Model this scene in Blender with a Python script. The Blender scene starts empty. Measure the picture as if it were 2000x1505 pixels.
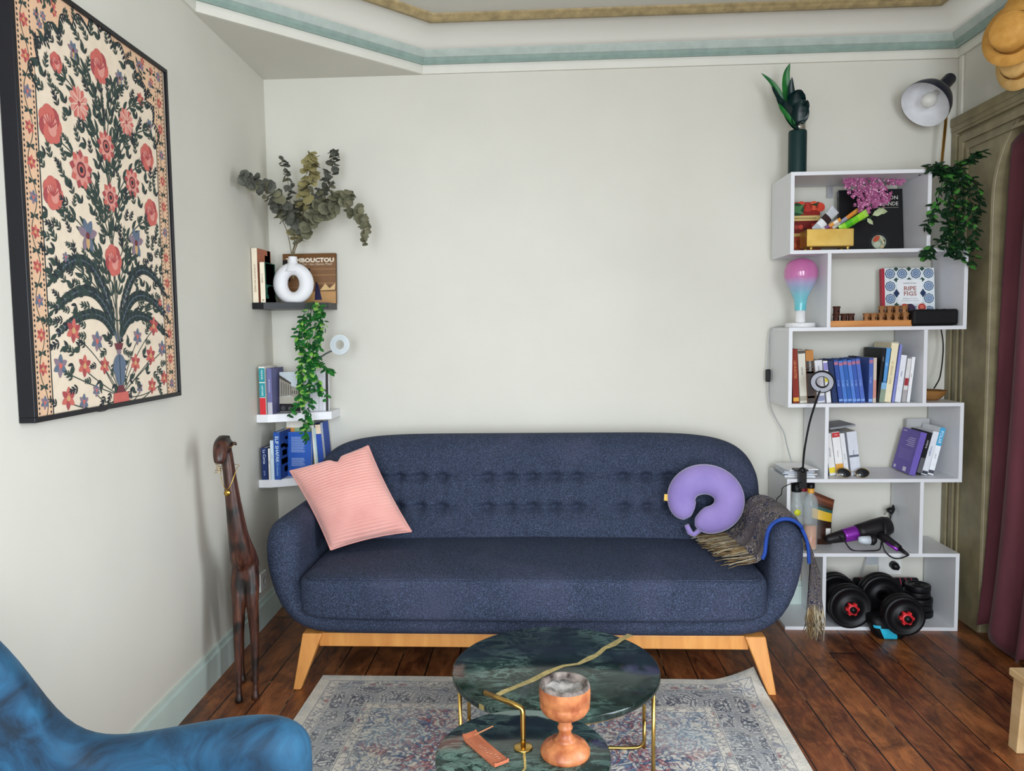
import bpy, math, random
from mathutils import Vector, Matrix, noise as mnoise

# ---------------------------------------------------------------- camera, light, exposure
PI = math.pi
SC = bpy.context.scene
COL = SC.collection
SC.view_settings.view_transform = 'Standard'
SC.view_settings.look = 'None'
SC.view_settings.gamma = 1.0
SC.view_settings.use_curve_mapping = False
SC.view_settings.exposure = 0.0

CF, CYAW, CPITCH, CROLL, CZ = 1500.0, -0.05231, -0.07215, -0.012845, 1.28065
_cy, _sy, _cp, _sp = math.cos(CYAW), math.sin(CYAW), math.cos(CPITCH), math.sin(CPITCH)
FW = Vector((_sy*_cp, _cy*_cp, _sp))
RT0 = Vector((_cy, -_sy, 0))
UP0 = RT0.cross(FW)
RT = math.cos(CROLL)*RT0 + math.sin(CROLL)*UP0
UP = -math.sin(CROLL)*RT0 + math.cos(CROLL)*UP0
CAM0 = Vector((0, 0, CZ))
cd = bpy.data.cameras.new('camera')
cam = bpy.data.objects.new('camera', cd)
COL.objects.link(cam)
cd.sensor_width = 36.0
cd.lens = CF*36.0/2000.0
cd.clip_start = 0.02
cam.matrix_world = Matrix(((RT.x, UP.x, -FW.x, 0), (RT.y, UP.y, -FW.y, 0), (RT.z, UP.z, -FW.z, CZ), (0, 0, 0, 1)))
SC.camera = cam

def ray(px, py): return FW + RT*((px-1000)/CF) - UP*((py-752.5)/CF)
def at(px, py, y):
    d = ray(px, py); return CAM0 + d*(y/d.y)
def atz(px, py, z):
    d = ray(px, py); return CAM0 + d*((z-CZ)/d.z)
def atx(px, py, x):
    d = ray(px, py); return CAM0 + d*(x/d.x)

world = bpy.data.worlds.new('sky')
SC.world = world
world.use_nodes = True
world.node_tree.nodes['Background'].inputs[0].default_value = (0.72, 0.86, 1.0, 1)
world.node_tree.nodes['Background'].inputs[1].default_value = 1.3

def window_light(name, loc, rot, w, h, power, color=(0.86, 0.935, 1.0)):
    ld = bpy.data.lights.new(name, 'AREA'); ld.shape = 'RECTANGLE'
    ld.size, ld.size_y, ld.energy, ld.color = w, h, power, color
    ld.spread = math.radians(135)
    o = bpy.data.objects.new(name, ld); COL.objects.link(o)
    o.location = loc; o.rotation_euler = rot
    return o
# daylight through the two tall windows of the wall behind the camera and the side window on the right
window_light('daylight_rear', (-0.55, -1.52, 1.25), (PI/2-0.36, 0, 0), 1.0, 2.1, 54)
window_light('daylight_rear', (0.95, -1.52, 1.25), (PI/2-0.36, 0, 0), 1.0, 2.1, 63)
window_light('daylight_side', (1.70, 1.15, 1.25), (PI/2-0.25, 0, PI/2), 0.8, 1.9, 34)

# ---------------------------------------------------------------- helpers: materials
def lin(h):
    h = h.lstrip('#')
    f = lambda c: c/12.92 if c <= 0.04045 else ((c+0.055)/1.055)**2.4
    return tuple(f(int(h[i:i+2], 16)/255) for i in (0, 2, 4)) + (1,)
def nd(nt, t, ins=None, **props):
    n = nt.nodes.new(t)
    for k, v in props.items(): setattr(n, k, v)
    for k, v in (ins or {}).items():
        if isinstance(v, bpy.types.NodeSocket): nt.links.new(v, n.inputs[k])
        else: n.inputs[k].default_value = v
    return n
def mth(nt, op, a, b=None, c=None):
    ins = {0: a}
    if b is not None: ins[1] = b
    if c is not None: ins[2] = c
    return nd(nt, 'ShaderNodeMath', ins, operation=op).outputs[0]
def mix(nt, f, a, b):
    return nd(nt, 'ShaderNodeMix', {0: f, 6: a, 7: b}, data_type='RGBA').outputs[2]
def ramp(nt, f, stops, interp='LINEAR'):
    n = nd(nt, 'ShaderNodeValToRGB', {0: f}); r = n.color_ramp; r.interpolation = interp
    while len(r.elements) < len(stops): r.elements.new(0.5)
    for e, (p, c) in zip(r.elements, stops): e.position = p; e.color = lin(c) if isinstance(c, str) else c
    return n.outputs[0]
def noise(nt, vec, scale, detail=3, dist=0.0, rough=0.5):
    return nd(nt, 'ShaderNodeTexNoise', {'Vector': vec, 'Scale': scale, 'Detail': detail, 'Distortion': dist, 'Roughness': rough})
_M = {}
def newmat(name):
    m = bpy.data.materials.new(name); m.use_nodes = True
    nt = m.node_tree; b = nt.nodes['Principled BSDF']
    tc = nd(nt, 'ShaderNodeTexCoord').outputs['Object']
    return m, nt, b, tc
def mat(name, hexc, rough=0.5, metal=0.0, var=0.08, vs=18, bump=0.0, bs=250, sheen=0.0, trans=0.0, coat=0.0, emit=0.0, stretch=None, hex2=None, spec=None, alpha=None):
    """flat colour broken up by object-space noise"""
    if name in _M: return _M[name]
    m, nt, b, tc = newmat(name)
    v = tc
    if stretch: v = nd(nt, 'ShaderNodeMapping', {'Vector': tc, 'Scale': stretch}).outputs[0]
    c = lin(hexc)
    n = noise(nt, v, vs, 4)
    if hex2: c1, c2 = c, lin(hex2)
    else: c1 = tuple(x*(1-var) for x in c[:3])+(1,); c2 = tuple(min(1, x*(1+var)) for x in c[:3])+(1,)
    f = nd(nt, 'ShaderNodeMapRange', {0: n.outputs[0], 1: 0.3, 2: 0.7}).outputs[0]
    nt.links.new(mix(nt, f, c1, c2), b.inputs['Base Color'])
    b.inputs['Roughness'].default_value = rough
    b.inputs['Metallic'].default_value = metal
    if sheen:
        b.inputs['Sheen Weight'].default_value = sheen; b.inputs['Sheen Roughness'].default_value = 0.4
    if trans: b.inputs['Transmission Weight'].default_value = trans; b.inputs['IOR'].default_value = 1.3
    lum = 0.3*c[0]+0.6*c[1]+0.1*c[2]
    b.inputs['Specular IOR Level'].default_value = spec if spec is not None else (0.5 if metal or lum > 0.1 else 0.28)
    if alpha is not None: b.inputs['Alpha'].default_value = alpha
    if coat: b.inputs['Coat Weight'].default_value = coat; b.inputs['Coat Roughness'].default_value = 0.1
    if bump:
        bn = noise(nt, v, bs, 2)
        nt.links.new(nd(nt, 'ShaderNodeBump', {'Strength': bump, 'Distance': 0.002, 'Height': bn.outputs[0]}).outputs[0], b.inputs['Normal'])
    _M[name] = m
    return m
def pm(hexc, rough=0.55):
    """printed colour / plain paint, cached by colour"""
    return mat('paint_'+hexc.lstrip('#')+('' if rough == 0.55 else '_%d' % int(rough*100)), hexc, rough, var=0.05, vs=30)

# ---------------------------------------------------------------- helpers: meshes
class MB:
    def __init__(s): s.v = []; s.f = []; s.mi = []; s.sm = []; s.mats = []
    def slot(s, m):
        if m is None: return 0
        if m not in s.mats: s.mats.append(m)
        return s.mats.index(m)
    def add(s, vs, fs, m=None, smooth=False, M=None):
        k = len(s.v); i = s.slot(m)
        for p in vs:
            p = Vector(p); s.v.append(M @ p if M is not None else p)
        for f in fs: s.f.append(tuple(a+k for a in f)); s.mi.append(i); s.sm.append(smooth)
        return s
    def box(s, x0, x1, y0, y1, z0, z1, m=None, M=None):
        vs = [(x, y, z) for z in (z0, z1) for y in (y0, y1) for x in (x0, x1)]
        return s.add(vs, [(0, 2, 3, 1), (4, 5, 7, 6), (0, 1, 5, 4), (2, 6, 7, 3), (0, 4, 6, 2), (1, 3, 7, 5)], m, False, M)
    def poly(s, pts, m=None, M=None): return s.add(pts, [tuple(range(len(pts)))], m, False, M)
    def loft(s, rings, m=None, smooth=True, closed=True, caps=True, M=None):
        n = len(rings[0]); vs = [p for r in rings for p in r]; fs = []
        for i in range(len(rings)-1):
            for j in range(n if closed else n-1):
                a, b = i*n+j, i*n+(j+1) % n
                fs.append((a, b, b+n, a+n))
        if caps and closed: fs.append(tuple(range(n))[::-1]); fs.append(tuple((len(rings)-1)*n+j for j in range(n)))
        return s.add(vs, fs, m, smooth, M)
    def lathe(s, prof, m=None, n=32, M=None, smooth=True, caps=True):
        rings = [[(r*math.cos(2*PI*k/n), r*math.sin(2*PI*k/n), z) for k in range(n)] for r, z in prof]
        return s.loft(rings, m, smooth, True, caps, M)
    def tube(s, pts, r, m=None, n=8, M=None, caps=True):
        pts = [Vector(p) for p in pts]; rs = r if isinstance(r, (list, tuple)) else [r]*len(pts)
        t0 = (pts[1]-pts[0]).normalized()
        u = t0.cross(Vector((0.31, 0.17, 0.93))).normalized(); rings = []
        for i, p in enumerate(pts):
            t = (pts[min(i+1, len(pts)-1)]-pts[max(i-1, 0)]).normalized()
            u = (u - t*u.dot(t)).normalized(); w = t.cross(u)
            rings.append([p + (u*math.cos(2*PI*k/n)+w*math.sin(2*PI*k/n))*rs[i] for k in range(n)])
        return s.loft(rings, m, True, True, caps, M)
    def prism(s, out, z0, z1, m=None, M=None, smooth=False):
        n = len(out)
        vs = [(x, y, z0) for x, y in out]+[(x, y, z1) for x, y in out]
        fs = [(i, (i+1) % n, (i+1) % n+n, i+n) for i in range(n)]
        s.add(vs, fs, m, smooth, M)
        s.add(vs, [tuple(range(n))[::-1], tuple(range(n, 2*n))], m, False, M)
        return s
    def grid(s, fn, nu, nv, m=None, smooth=True, M=None, flip=False):
        vs = [fn(i/nu, j/nv) for j in range(nv+1) for i in range(nu+1)]
        fs = []
        for j in range(nv):
            for i in range(nu):
                a = j*(nu+1)+i; q = (a, a+1, a+nu+2, a+nu+1)
                fs.append(q[::-1] if flip else q)
        return s.add(vs, fs, m, smooth, M)
    def ball(s, c, r, m=None, n=12, M=None):
        c = Vector(c); r = r if isinstance(r, (tuple, list)) else (r, r, r)
        rings = [[c+Vector((r[0]*math.sin(a)*math.cos(2*PI*k/n), r[1]*math.sin(a)*math.sin(2*PI*k/n), -r[2]*math.cos(a))) for k in range(n)]
                 for a in [PI*(0.02+0.96*i/(n//2+2)) for i in range(n//2+3)]]
        return s.loft(rings, m, True, True, True, M)
    def text(s, txt, size, M, m=None, align='CENTER', bold=0.0, sx=1.0):
        cu = bpy.data.curves.new('lettering', 'FONT'); cu.body = txt; cu.size = size; cu.align_x = align; cu.align_y = 'CENTER'; cu.offset = bold; cu.resolution_u = 2
        o = bpy.data.objects.new('lettering', cu); COL.objects.link(o)
        dg = bpy.context.evaluated_depsgraph_get(); me = o.evaluated_get(dg).to_mesh()
        S = Matrix.Diagonal((sx, 1, 1, 1))
        s.add([v.co.copy() for v in me.vertices], [tuple(p.vertices) for p in me.polygons], m, False, M @ S)
        o.evaluated_get(dg).to_mesh_clear(); bpy.data.objects.remove(o); bpy.data.curves.remove(cu)
        return s
    def obj(s, name, m=None, parent=None, bevel=0.0, bseg=2, sub=0, world=False, weld=False):
        me = bpy.data.meshes.new(name)
        off = parent.location.copy() if (world and parent is not None) else Vector((0, 0, 0))
        me.from_pydata([p-off for p in s.v], [], s.f)
        if m is not None and not s.mats: s.mats = [m]
        elif m is not None: s.mats[0] = s.mats[0] or m
        for k in s.mats: me.materials.append(k)
        me.polygons.foreach_set('material_index', s.mi)
        me.polygons.foreach_set('use_smooth', s.sm)
        me.update()
        o = bpy.data.objects.new(name, me); COL.objects.link(o)
        if parent is not None: o.parent = parent
        if weld:
            w = o.modifiers.new('weld', 'WELD'); w.merge_threshold = 0.0002
        if bevel:
            b = o.modifiers.new('bevel', 'BEVEL'); b.width = bevel; b.segments = bseg; b.limit_method = 'ANGLE'; b.angle_limit = math.radians(50)
        if sub:
            q = o.modifiers.new('sub', 'SUBSURF'); q.levels = sub; q.render_levels = sub
        return o

def thing(name, label, cat, loc=(0, 0, 0), rot=(0, 0, 0), group=None):
    o = bpy.data.objects.new(name, None); COL.objects.link(o); o.empty_display_size = 0.05
    o.location = loc; o.rotation_euler = rot; o['label'] = label; o['category'] = cat
    if group: o['group'] = group
    return o
def tag(o, label, cat, group=None, kind=None):
    o['label'] = label; o['category'] = cat
    if group: o['group'] = group
    if kind: o['kind'] = kind
    return o
def struct(o, label=None):
    o['kind'] = 'structure'
    if label: o['label'] = label
    return o
def dup(root, loc, rot=None, label=None, group=None):
    r = root.copy(); COL.objects.link(r); r.location = loc
    if rot is not None: r.rotation_euler = rot
    if label: r['label'] = label
    if group: r['group'] = group
    for ch in list(root.children):
        c = ch.copy(); COL.objects.link(c); c.parent = r
        for g in list(ch.children):
            d = g.copy(); COL.objects.link(d); d.parent = c
    return r
def rotm(axis, a, loc=(0, 0, 0)): return Matrix.Translation(loc) @ Matrix.Rotation(a, 4, axis)
def frame_m(o, x, y, z): 
    x, y, z, o = Vector(x), Vector(y), Vector(z), Vector(o)
    return Matrix(((x.x, y.x, z.x, o.x), (x.y, y.y, z.y, o.y), (x.z, y.z, z.z, o.z), (0, 0, 0, 1)))
FRONT = Matrix.Rotation(PI/2, 4, 'X')          # text plane facing -y
def spline(pts, n=8):
    """Catmull-Rom through points"""
    P = [Vector(p) for p in pts]; P = [2*P[0]-P[1]]+P+[2*P[-1]-P[-2]]; out = []
    for i in range(1, len(P)-2):
        for k in range(n):
            t = k/n; a, b, c, d = P[i-1], P[i], P[i+1], P[i+2]
            out.append(0.5*((2*b)+(c-a)*t+(2*a-5*b+4*c-d)*t*t+(3*b-a-3*c+d)*t**3))
    out.append(P[-2]); return out
# ---------------------------------------------------------------- setting
YW = 3.508            # back wall
XR = 1.77             # right wall
YR = -1.60            # wall behind the camera
def XL(y): return -1.293 + 0.035*(YW-y)      # left wall runs slightly out of square
ZC = 2.61
m_wall = mat('wall_paint', '#d5d2c7', 0.7, var=0.025, vs=3, bump=0.10, bs=90)
m_white = mat('trim_paint', '#dedbd0', 0.5, var=0.03, vs=6)
m_ceil = mat('ceiling_paint', '#d5d2c8', 0.8, var=0.02, vs=3)
m_base = mat('baseboard_paint', '#c3d2cb', 0.4, var=0.04, vs=8)
m_green = mat('cornice_green', '#8fa49b', 0.5, var=0.10, vs=25)
m_green2 = mat('cornice_pale_green', '#b4bfb8', 0.5, var=0.08, vs=25)
m_gold = mat('gold_moulding', '#a8946a', 0.45, var=0.25, vs=30, bump=0.3, bs=60)
m_olive = mat('door_casing_paint', '#877d60', 0.42, var=0.2, vs=14, bump=0.3, bs=60)

def floor_material():
    m, nt, b, tc = newmat('old_floorboards')
    sep = nd(nt, 'ShaderNodeSeparateXYZ', {0: tc})
    wob = noise(nt, tc, 1.3, 2).outputs[0]
    x = mth(nt, 'ADD', sep.outputs[0], mth(nt, 'MULTIPLY', sep.outputs[1], 0.012))
    x = mth(nt, 'ADD', x, mth(nt, 'MULTIPLY', wob, 0.008))
    px = mth(nt, 'DIVIDE', x, 0.112)
    idx = mth(nt, 'FLOOR', px); fr = mth(nt, 'FRACT', px)
    r1 = nd(nt, 'ShaderNodeTexWhiteNoise', {'W': idx}, noise_dimensions='1D').outputs[0]
    yy = mth(nt, 'DIVIDE', mth(nt, 'ADD', sep.outputs[1], mth(nt, 'MULTIPLY', r1, 9.0)), 4.6)
    iy = mth(nt, 'FLOOR', yy); fy = mth(nt, 'FRACT', yy)
    r2 = nd(nt, 'ShaderNodeTexWhiteNoise', {'Vector': nd(nt, 'ShaderNodeCombineXYZ', {0: idx, 1: iy}).outputs[0]}, noise_dimensions='2D').outputs[0]
    gv = nd(nt, 'ShaderNodeCombineXYZ', {0: mth(nt, 'MULTIPLY', x, 17.0), 1: mth(nt, 'MULTIPLY', sep.outputs[1], 3.6), 2: mth(nt, 'MULTIPLY', r2, 30.0)}).outputs[0]
    grain = noise(nt, gv, 1.7, 9, 1.2, 0.70).outputs[0]
    patch = noise(nt, nd(nt, 'ShaderNodeMapping', {'Vector': tc, 'Scale': (3.0, 1.8, 1)}).outputs[0], 2.1, 8, 1.0, 0.68).outputs[0]
    c1 = ramp(nt, r2, [(0.0, '#431f0d'), (0.35, '#7c3a1a'), (0.65, '#96572e'), (0.85, '#ae6834'), (1.0, '#4a2410')])
    g2 = ramp(nt, grain, [(0.27, '#1c0c06'), (0.42, '#6b3a20'), (0.55, '#a26238'), (0.75, '#c98b50')])
    c = mix(nt, 0.55, c1, g2)
    pd = nd(nt, 'ShaderNodeMapRange', {0: patch, 1: 0.36, 2: 0.56}).outputs[0]
    c = mix(nt, mth(nt, 'MULTIPLY', mth(nt, 'SUBTRACT', 1.0, pd), 0.72), c, lin('#1d0d07'))
    po = nd(nt, 'ShaderNodeMapRange', {0: patch, 1: 0.58, 2: 0.78}).outputs[0]
    c = mix(nt, mth(nt, 'MULTIPLY', po, 0.5), c, lin('#b8622a'))
    e1 = mth(nt, 'LESS_THAN', mth(nt, 'MINIMUM', fr, mth(nt, 'SUBTRACT', 1.0, fr)), mth(nt, 'MULTIPLY', noise(nt, tc, 2.2, 3).outputs[0], 0.044))
    e2 = mth(nt, 'LESS_THAN', fy, 0.002)
    e = mth(nt, 'MAXIMUM', e1, e2)
    dust = mth(nt, 'GREATER_THAN', noise(nt, tc, 7.0, 3).outputs[0], 0.60)
    c = mix(nt, e, c, mix(nt, mth(nt, 'MULTIPLY', dust, 0.7), lin('#050201'), lin('#8a6a4c')))
    nt.links.new(c, b.inputs['Base Color'])
    nt.links.new(mth(nt, 'ADD', 0.22, mth(nt, 'MULTIPLY', grain, 0.38)), b.inputs['Roughness'])
    hgt = mth(nt, 'SUBTRACT', mth(nt, 'MULTIPLY', grain, 0.25), e)
    nt.links.new(nd(nt, 'ShaderNodeBump', {'Strength': 0.5, 'Distance': 0.003, 'Height': hgt}).outputs[0], b.inputs['Normal'])
    b.inputs['Coat Weight'].default_value = 0.12; b.inputs['Coat Roughness'].default_value = 0.18
    return m
b_ = MB(); b_.box(-1.6, 2.6, YR-0.1, YW+0.1, -0.05, 0.0)
struct(b_.obj('floor', floor_material()))
b_ = MB(); b_.box(-1.6, 2.6, YR-0.1, YW+0.1, ZC, ZC+0.05)
struct(b_.obj('ceiling', m_ceil))
b_ = MB(); b_.box(-1.5, XR+0.1, YW, YW+0.1, 0, ZC)
struct(b_.obj('wall_back', m_wall))
b_ = MB(); b_.prism([(XL(YW+0.05), YW+0.05), (XL(YR), YR), (XL(YR)-0.1, YR), (XL(YW+0.05)-0.1, YW+0.05)], 0, ZC)
struct(b_.obj('wall_left', m_wall))
# rear wall with two window openings, right wall with doorway and window opening
def wall_panels(spans, z_top, fn):
    w = MB()
    for a0, a1, z0, z1 in spans: fn(w, a0, a1, z0, z1)
    return w
RW = [(-1.6, -1.05, 0, ZC), (-0.05, 0.45, 0, ZC), (1.45, 2.0, 0, ZC), (-1.05, -0.05, 2.30, ZC), (0.45, 1.45, 2.30, ZC), (-1.05, -0.05, 0, 0.2), (0.45, 1.45, 0, 0.2)]
w = wall_panels(RW, ZC, lambda w, a0, a1, z0, z1: w.box(a0, a1, YR-0.1, YR, z0, z1))
struct(w.obj('wall_rear', m_wall))
# doorway: rounded-corner opening
DY0, DY1, DZ = 2.05, 3.212, 2.11     # opening along the right wall
def arch_outline(y0, y1, z1, rad, k=12):
    out = [(y0, 0)]
    out += [(y0+rad-rad*math.cos(a), z1-rad+rad*math.sin(a)) for a in [PI/2*i/k for i in range(k+1)]]
    out += [(y1-rad+rad*math.sin(a), z1-rad+rad*math.cos(a)) for a in [PI/2*i/k for i in range(k+1)]]
    out += [(y1, 0)]
    return out
def arch_slab(w, ya, yb, zt, x0, x1, rad=0.34, m=None, y0=DY0, y1=DY1, z1=DZ):
    """slab in the wall plane with the arched opening cut out: left jamb, right jamb, head strips"""
    out = arch_outline(y0, y1, z1, rad)
    M = None
    inner = out; n = len(inner)
    outer = [(ya, 0)]+[(ya + (yb-ya)*(i-1)/(n-3), zt) for i in range(1, n-1)]+[(yb, 0)]
    outer[1] = (ya, zt); outer[-2] = (yb, zt)
    for i in range(n-1):
        a, b, c, d = inner[i], inner[i+1], outer[i+1], outer[i]
        vs = [(x, p[0], p[1]) for x in (x0, x1) for p in (a, b, c, d)]
        w.add(vs, [(0, 1, 2, 3), (7, 6, 5, 4), (0, 4, 5, 1), (2, 6, 7, 3)], m)
    return w
w = MB()
w.box(XR, XR+0.14, -1.7, 0.45, 0, ZC); w.box(XR, XR+0.14, 0.45, 1.85, 2.3, ZC); w.box(XR, XR+0.14, 0.45, 1.85, 0, 0.2)
w.box(XR, XR+0.14, 1.85, DY0-0.2, 0, ZC); w.box(XR, XR+0.14, DY0-0.2, YW+0.1, 2.17, ZC)
arch_slab(w, DY0-0.2, YW+0.1, 2.17, XR, XR+0.14)
struct(w.obj('wall_right', m_wall))
# dark lobby behind the doorway
w = MB(); w.box(2.55, 2.6, 1.5, YW+0.1, 0, ZC); w.box(XR+0.14, 2.6, 1.45, 1.5, 0, ZC); w.box(XR+0.14, 2.6, YW+0.05, YW+0.1, 0, ZC)
struct(w.obj('wall_lobby', mat('lobby_wall', '#b9b3a6', 0.8)))
# door casing: flat arched board with stepped mouldings
d = MB()
arch_slab(d, DY0-0.28, YW-0.004, 2.13, XR-0.010, XR, rad=0.34)
arch_slab(d, DY0-0.1, YW-0.1, 2.13, XR+0.001, XR+0.145, rad=0.34, y0=DY0+0.003, y1=DY1-0.003, z1=DZ-0.003)
def casing_profile(d, ya, yb, zt, steps):
    for dx, w_, in_ in steps:
        d.box(XR-dx, XR-0.009, yb-in_-w_, yb-in_, 0.0, zt-in_-w_)
        d.box(XR-dx, XR-0.009, ya+in_, ya+in_+w_, 0.0, zt-in_-w_)
        d.box(XR-dx, XR-0.009, ya+in_, yb-in_, zt-in_-w_, zt-in_)
casing_profile(d, DY0-0.28, YW-0.006, 2.13, [(0.026, 0.035, 0.0), (0.021, 0.03, 0.05), (0.017, 0.014, 0.10)])
d.box(XR-0.034, XR, DY0-0.30, YW-0.012, 2.13, 2.165)
d.box(XR-0.030, XR, DY0-0.29, YW-0.012, 2.108, 2.131)
struct(d.obj('trim_1', m_olive, bevel=0.004), 'olive gold painted casing around the curtained doorway')
# windows behind the camera
for k, (x0, x1) in enumerate(((-1.05, -0.05), (0.45, 1.45))):
    f = MB(); xm = (x0+x1)/2
    for a, b2 in ((x0, x0+0.05), (xm-0.04, xm+0.04), (x1-0.05, x1)): f.box(a, b2, YR-0.07, YR-0.02, 0.2, 2.3)
    for z in (0.2, 1.2, 2.25): f.box(x0, x1, YR-0.065, YR-0.025, z, z+0.05)
    struct(f.obj('window_%d' % (k+1), m_white))
f = MB()
for a, b2 in ((0.45, 0.5), (1.11, 1.19), (1.8, 1.85)): f.box(XR+0.03, XR+0.08, a, b2, 0.2, 2.3)
for z in (0.2, 1.2, 2.25): f.box(XR+0.035, XR+0.075, 0.45, 1.85, z, z+0.05)
struct(f.obj('window_3', m_white))

# cornice: fascia, two green bands, cove, gold bead, run around the room with a canted corner
PD = Vector((-0.57, YW)); PL = Vector((XL(2.765), 2.765)); 
RPATH = [Vector((XL(YR), YR)), PL, PD, Vector((XR, YW)), Vector((XR, YR))]
def offs(path, d):
    out = []
    for i, p in enumerate(path):
        ds = []
        if i > 0: ds.append((path[i]-path[i-1]).normalized())
        if i < len(path)-1: ds.append((path[i+1]-path[i]).normalized())
        ns = [Vector((e.y, -e.x)) for e in ds]
        if len(ns) == 1: out.append(p+ns[0]*d)
        else:
            b = (ns[0]+ns[1]); b = b/b.length_squared*2
            out.append(p+b*d)
    return out
def run_profile(name, prof, m, smooth=False):
    w = MB()
    rows = [[(q.x, q.y, z) for q in offs(RPATH, d)] for d, z in prof]
    for i in range(len(rows)-1):
        for j in range(len(RPATH)-1):
            w.add([rows[i][j], rows[i][j+1], rows[i+1][j+1], rows[i+1][j]], [(0, 1, 2, 3)], m, smooth)
    o = w.obj(name, m, weld=smooth)
    return struct(o)
run_profile('trim_2', [(0.0, 2.425), (0.013, 2.425), (0.016, 2.45), (0.016, 2.462)], m_white)
run_profile('trim_3', [(0.016, 2.462), (0.030, 2.459), (0.036, 2.466), (0.034, 2.474), (0.040, 2.484)], m_green)
run_profile('trim_4', [(0.040, 2.484), (0.046, 2.486), (0.054, 2.497), (0.062, 2.509), (0.062, 2.513)], m_green2)
cove = [(0.062, 2.513)]+[(0.068+0.085*(1-math.cos(a)), 2.516+0.08*math.sin(a)) for a in [PI/2*i/8 for i in range(9)]]
run_profile('trim_5', cove, m_ceil, True)
run_profile('trim_6', [(0.150, 2.597), (0.152, 2.588), (0.160, 2.586), (0.164, 2.591), (0.172, 2.582), (0.184, 2.584), (0.190, 2.594), (0.200, 2.597), (0.204, 2.611)], m_gold, True)
# frieze behind the cornice on the canted corner plus its soffit
w = MB()
w.add([(PL.x, PL.y, 2.425), (PD.x, PD.y, 2.425), (XL(YW), YW+0.01, 2.425), (PL.x, PL.y, 2.44), (PD.x, PD.y, 2.44), (XL(YW), YW+0.01, 2.44)], [(0, 1, 2), (5, 4, 3), (0, 3, 4, 1)])
struct(w.obj('trim_7', m_wall), 'triangular soffit cutting off the left corner under the ceiling')
w = MB(); w.box(XR-0.012, XR, YW-0.05, YW-0.02, 2.17, 2.425)
struct(w.obj('trim_8', m_white, bevel=0.004))
# baseboards
def baseboard(name, pts):
    w = MB()
    for (h0, h1, t) in ((0, 0.100, 0.017), (0.100, 0.121, 0.010)):
        for p, q in zip(pts[:-1], pts[1:]):
            p, q = Vector(p), Vector(q); e = (q-p).normalized(); n = Vector((e.y, -e.x))
            w.prism([(p.x+n.x*t, p.y+n.y*t), (q.x+n.x*t, q.y+n.y*t), (q.x, q.y), (p.x, p.y)], h0, h1)
    return struct(w.obj(name, m_base))
baseboard('baseboard_left', [(XL(YR), YR), (XL(YW), YW)])
baseboard('baseboard_back', [(XL(YW), YW), (XR, YW)])

# burgundy curtain in the doorway
m_curt = mat('burgundy_velvet', '#66363f', 0.8, var=0.34, vs=5, sheen=0.12, stretch=(1, 1, 0.35), bump=0.2, bs=300)
def curtain_pt(u, v):
    y = 3.190 - 0.07*v*v - (1.10-0.07*v*v)*u
    ym = max(0.0, 0.34-min(DY1-y, y-DY0))
    z = (DZ-0.34+math.sqrt(max(0.0, 0.34**2-ym**2))-0.035)*v
    fold = math.sin(u*34.0)*0.030 + math.sin(u*15+1.1)*0.02
    flare = (1-v)**5
    z += 0.008 + (0.03*math.sin(u*20)+0.03)*flare
    x = XR+0.012 + fold*(0.6+0.35*(1-v))*min(1.0, 0.3+u*9) - flare*0.045
    y += math.sin(u*21+v*2)*0.012 
    return (x, y, z)
c = MB(); c.grid(curtain_pt, 140, 40)
cu = c.obj('curtain', m_curt)
tag(cu, 'burgundy velvet curtain hanging in the arched doorway to the floor', 'curtain')
sm = cu.modifiers.new('thick', 'SOLIDIFY'); sm.thickness = 0.004
# ---------------------------------------------------------------- sofa
def sofa_material():
    m, nt, b, tc = newmat('navy_woven_fabric')
    weave = noise(nt, nd(nt, 'ShaderNodeMapping', {'Vector': tc, 'Scale': (1, 1, 3.5)}).outputs[0], 210.0, 1).outputs[0]
    weave = mth(nt, 'MAXIMUM', weave, noise(nt, nd(nt, 'ShaderNodeMapping', {'Vector': tc, 'Scale': (3.5, 3.5, 1)}).outputs[0], 210.0, 1).outputs[0])
    big = noise(nt, tc, 4.0, 4, 0.3).outputs[0]
    fine = noise(nt, tc, 260.0, 2).outputs[0]
    f = mth(nt, 'ADD', mth(nt, 'MULTIPLY', weave, 0.55), mth(nt, 'MULTIPLY', fine, 0.45))
    c = ramp(nt, f, [(0.34, '#12161f'), (0.54, '#2b3346'), (0.74, '#5d6b8a')])
    c = mix(nt, mth(nt, 'MULTIPLY', nd(nt, 'ShaderNodeMapRange', {0: big, 1: 0.5, 2: 0.75}).outputs[0], 0.22), c, lin('#5a5870'))
    nt.links.new(c, b.inputs['Base Color'])
    b.inputs['Roughness'].default_value = 0.85
    b.inputs['Specular IOR Level'].default_value = 0.25
    nt.links.new(nd(nt, 'ShaderNodeBump', {'Strength': 0.35, 'Distance': 0.002, 'Height': f}).outputs[0], b.inputs['Normal'])
    return m
m_sofa = sofa_material()
m_oak = mat('oak_legs', '#c4803f', 0.45, hex2='#d6964f', vs=6, stretch=(6, 6, 1))
SX = -0.085
sofa = thing('sofa', 'dark navy fabric three seat sofa with tufted back and oak legs against the back wall', 'sofa', (SX, 3.0, 0))
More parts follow.
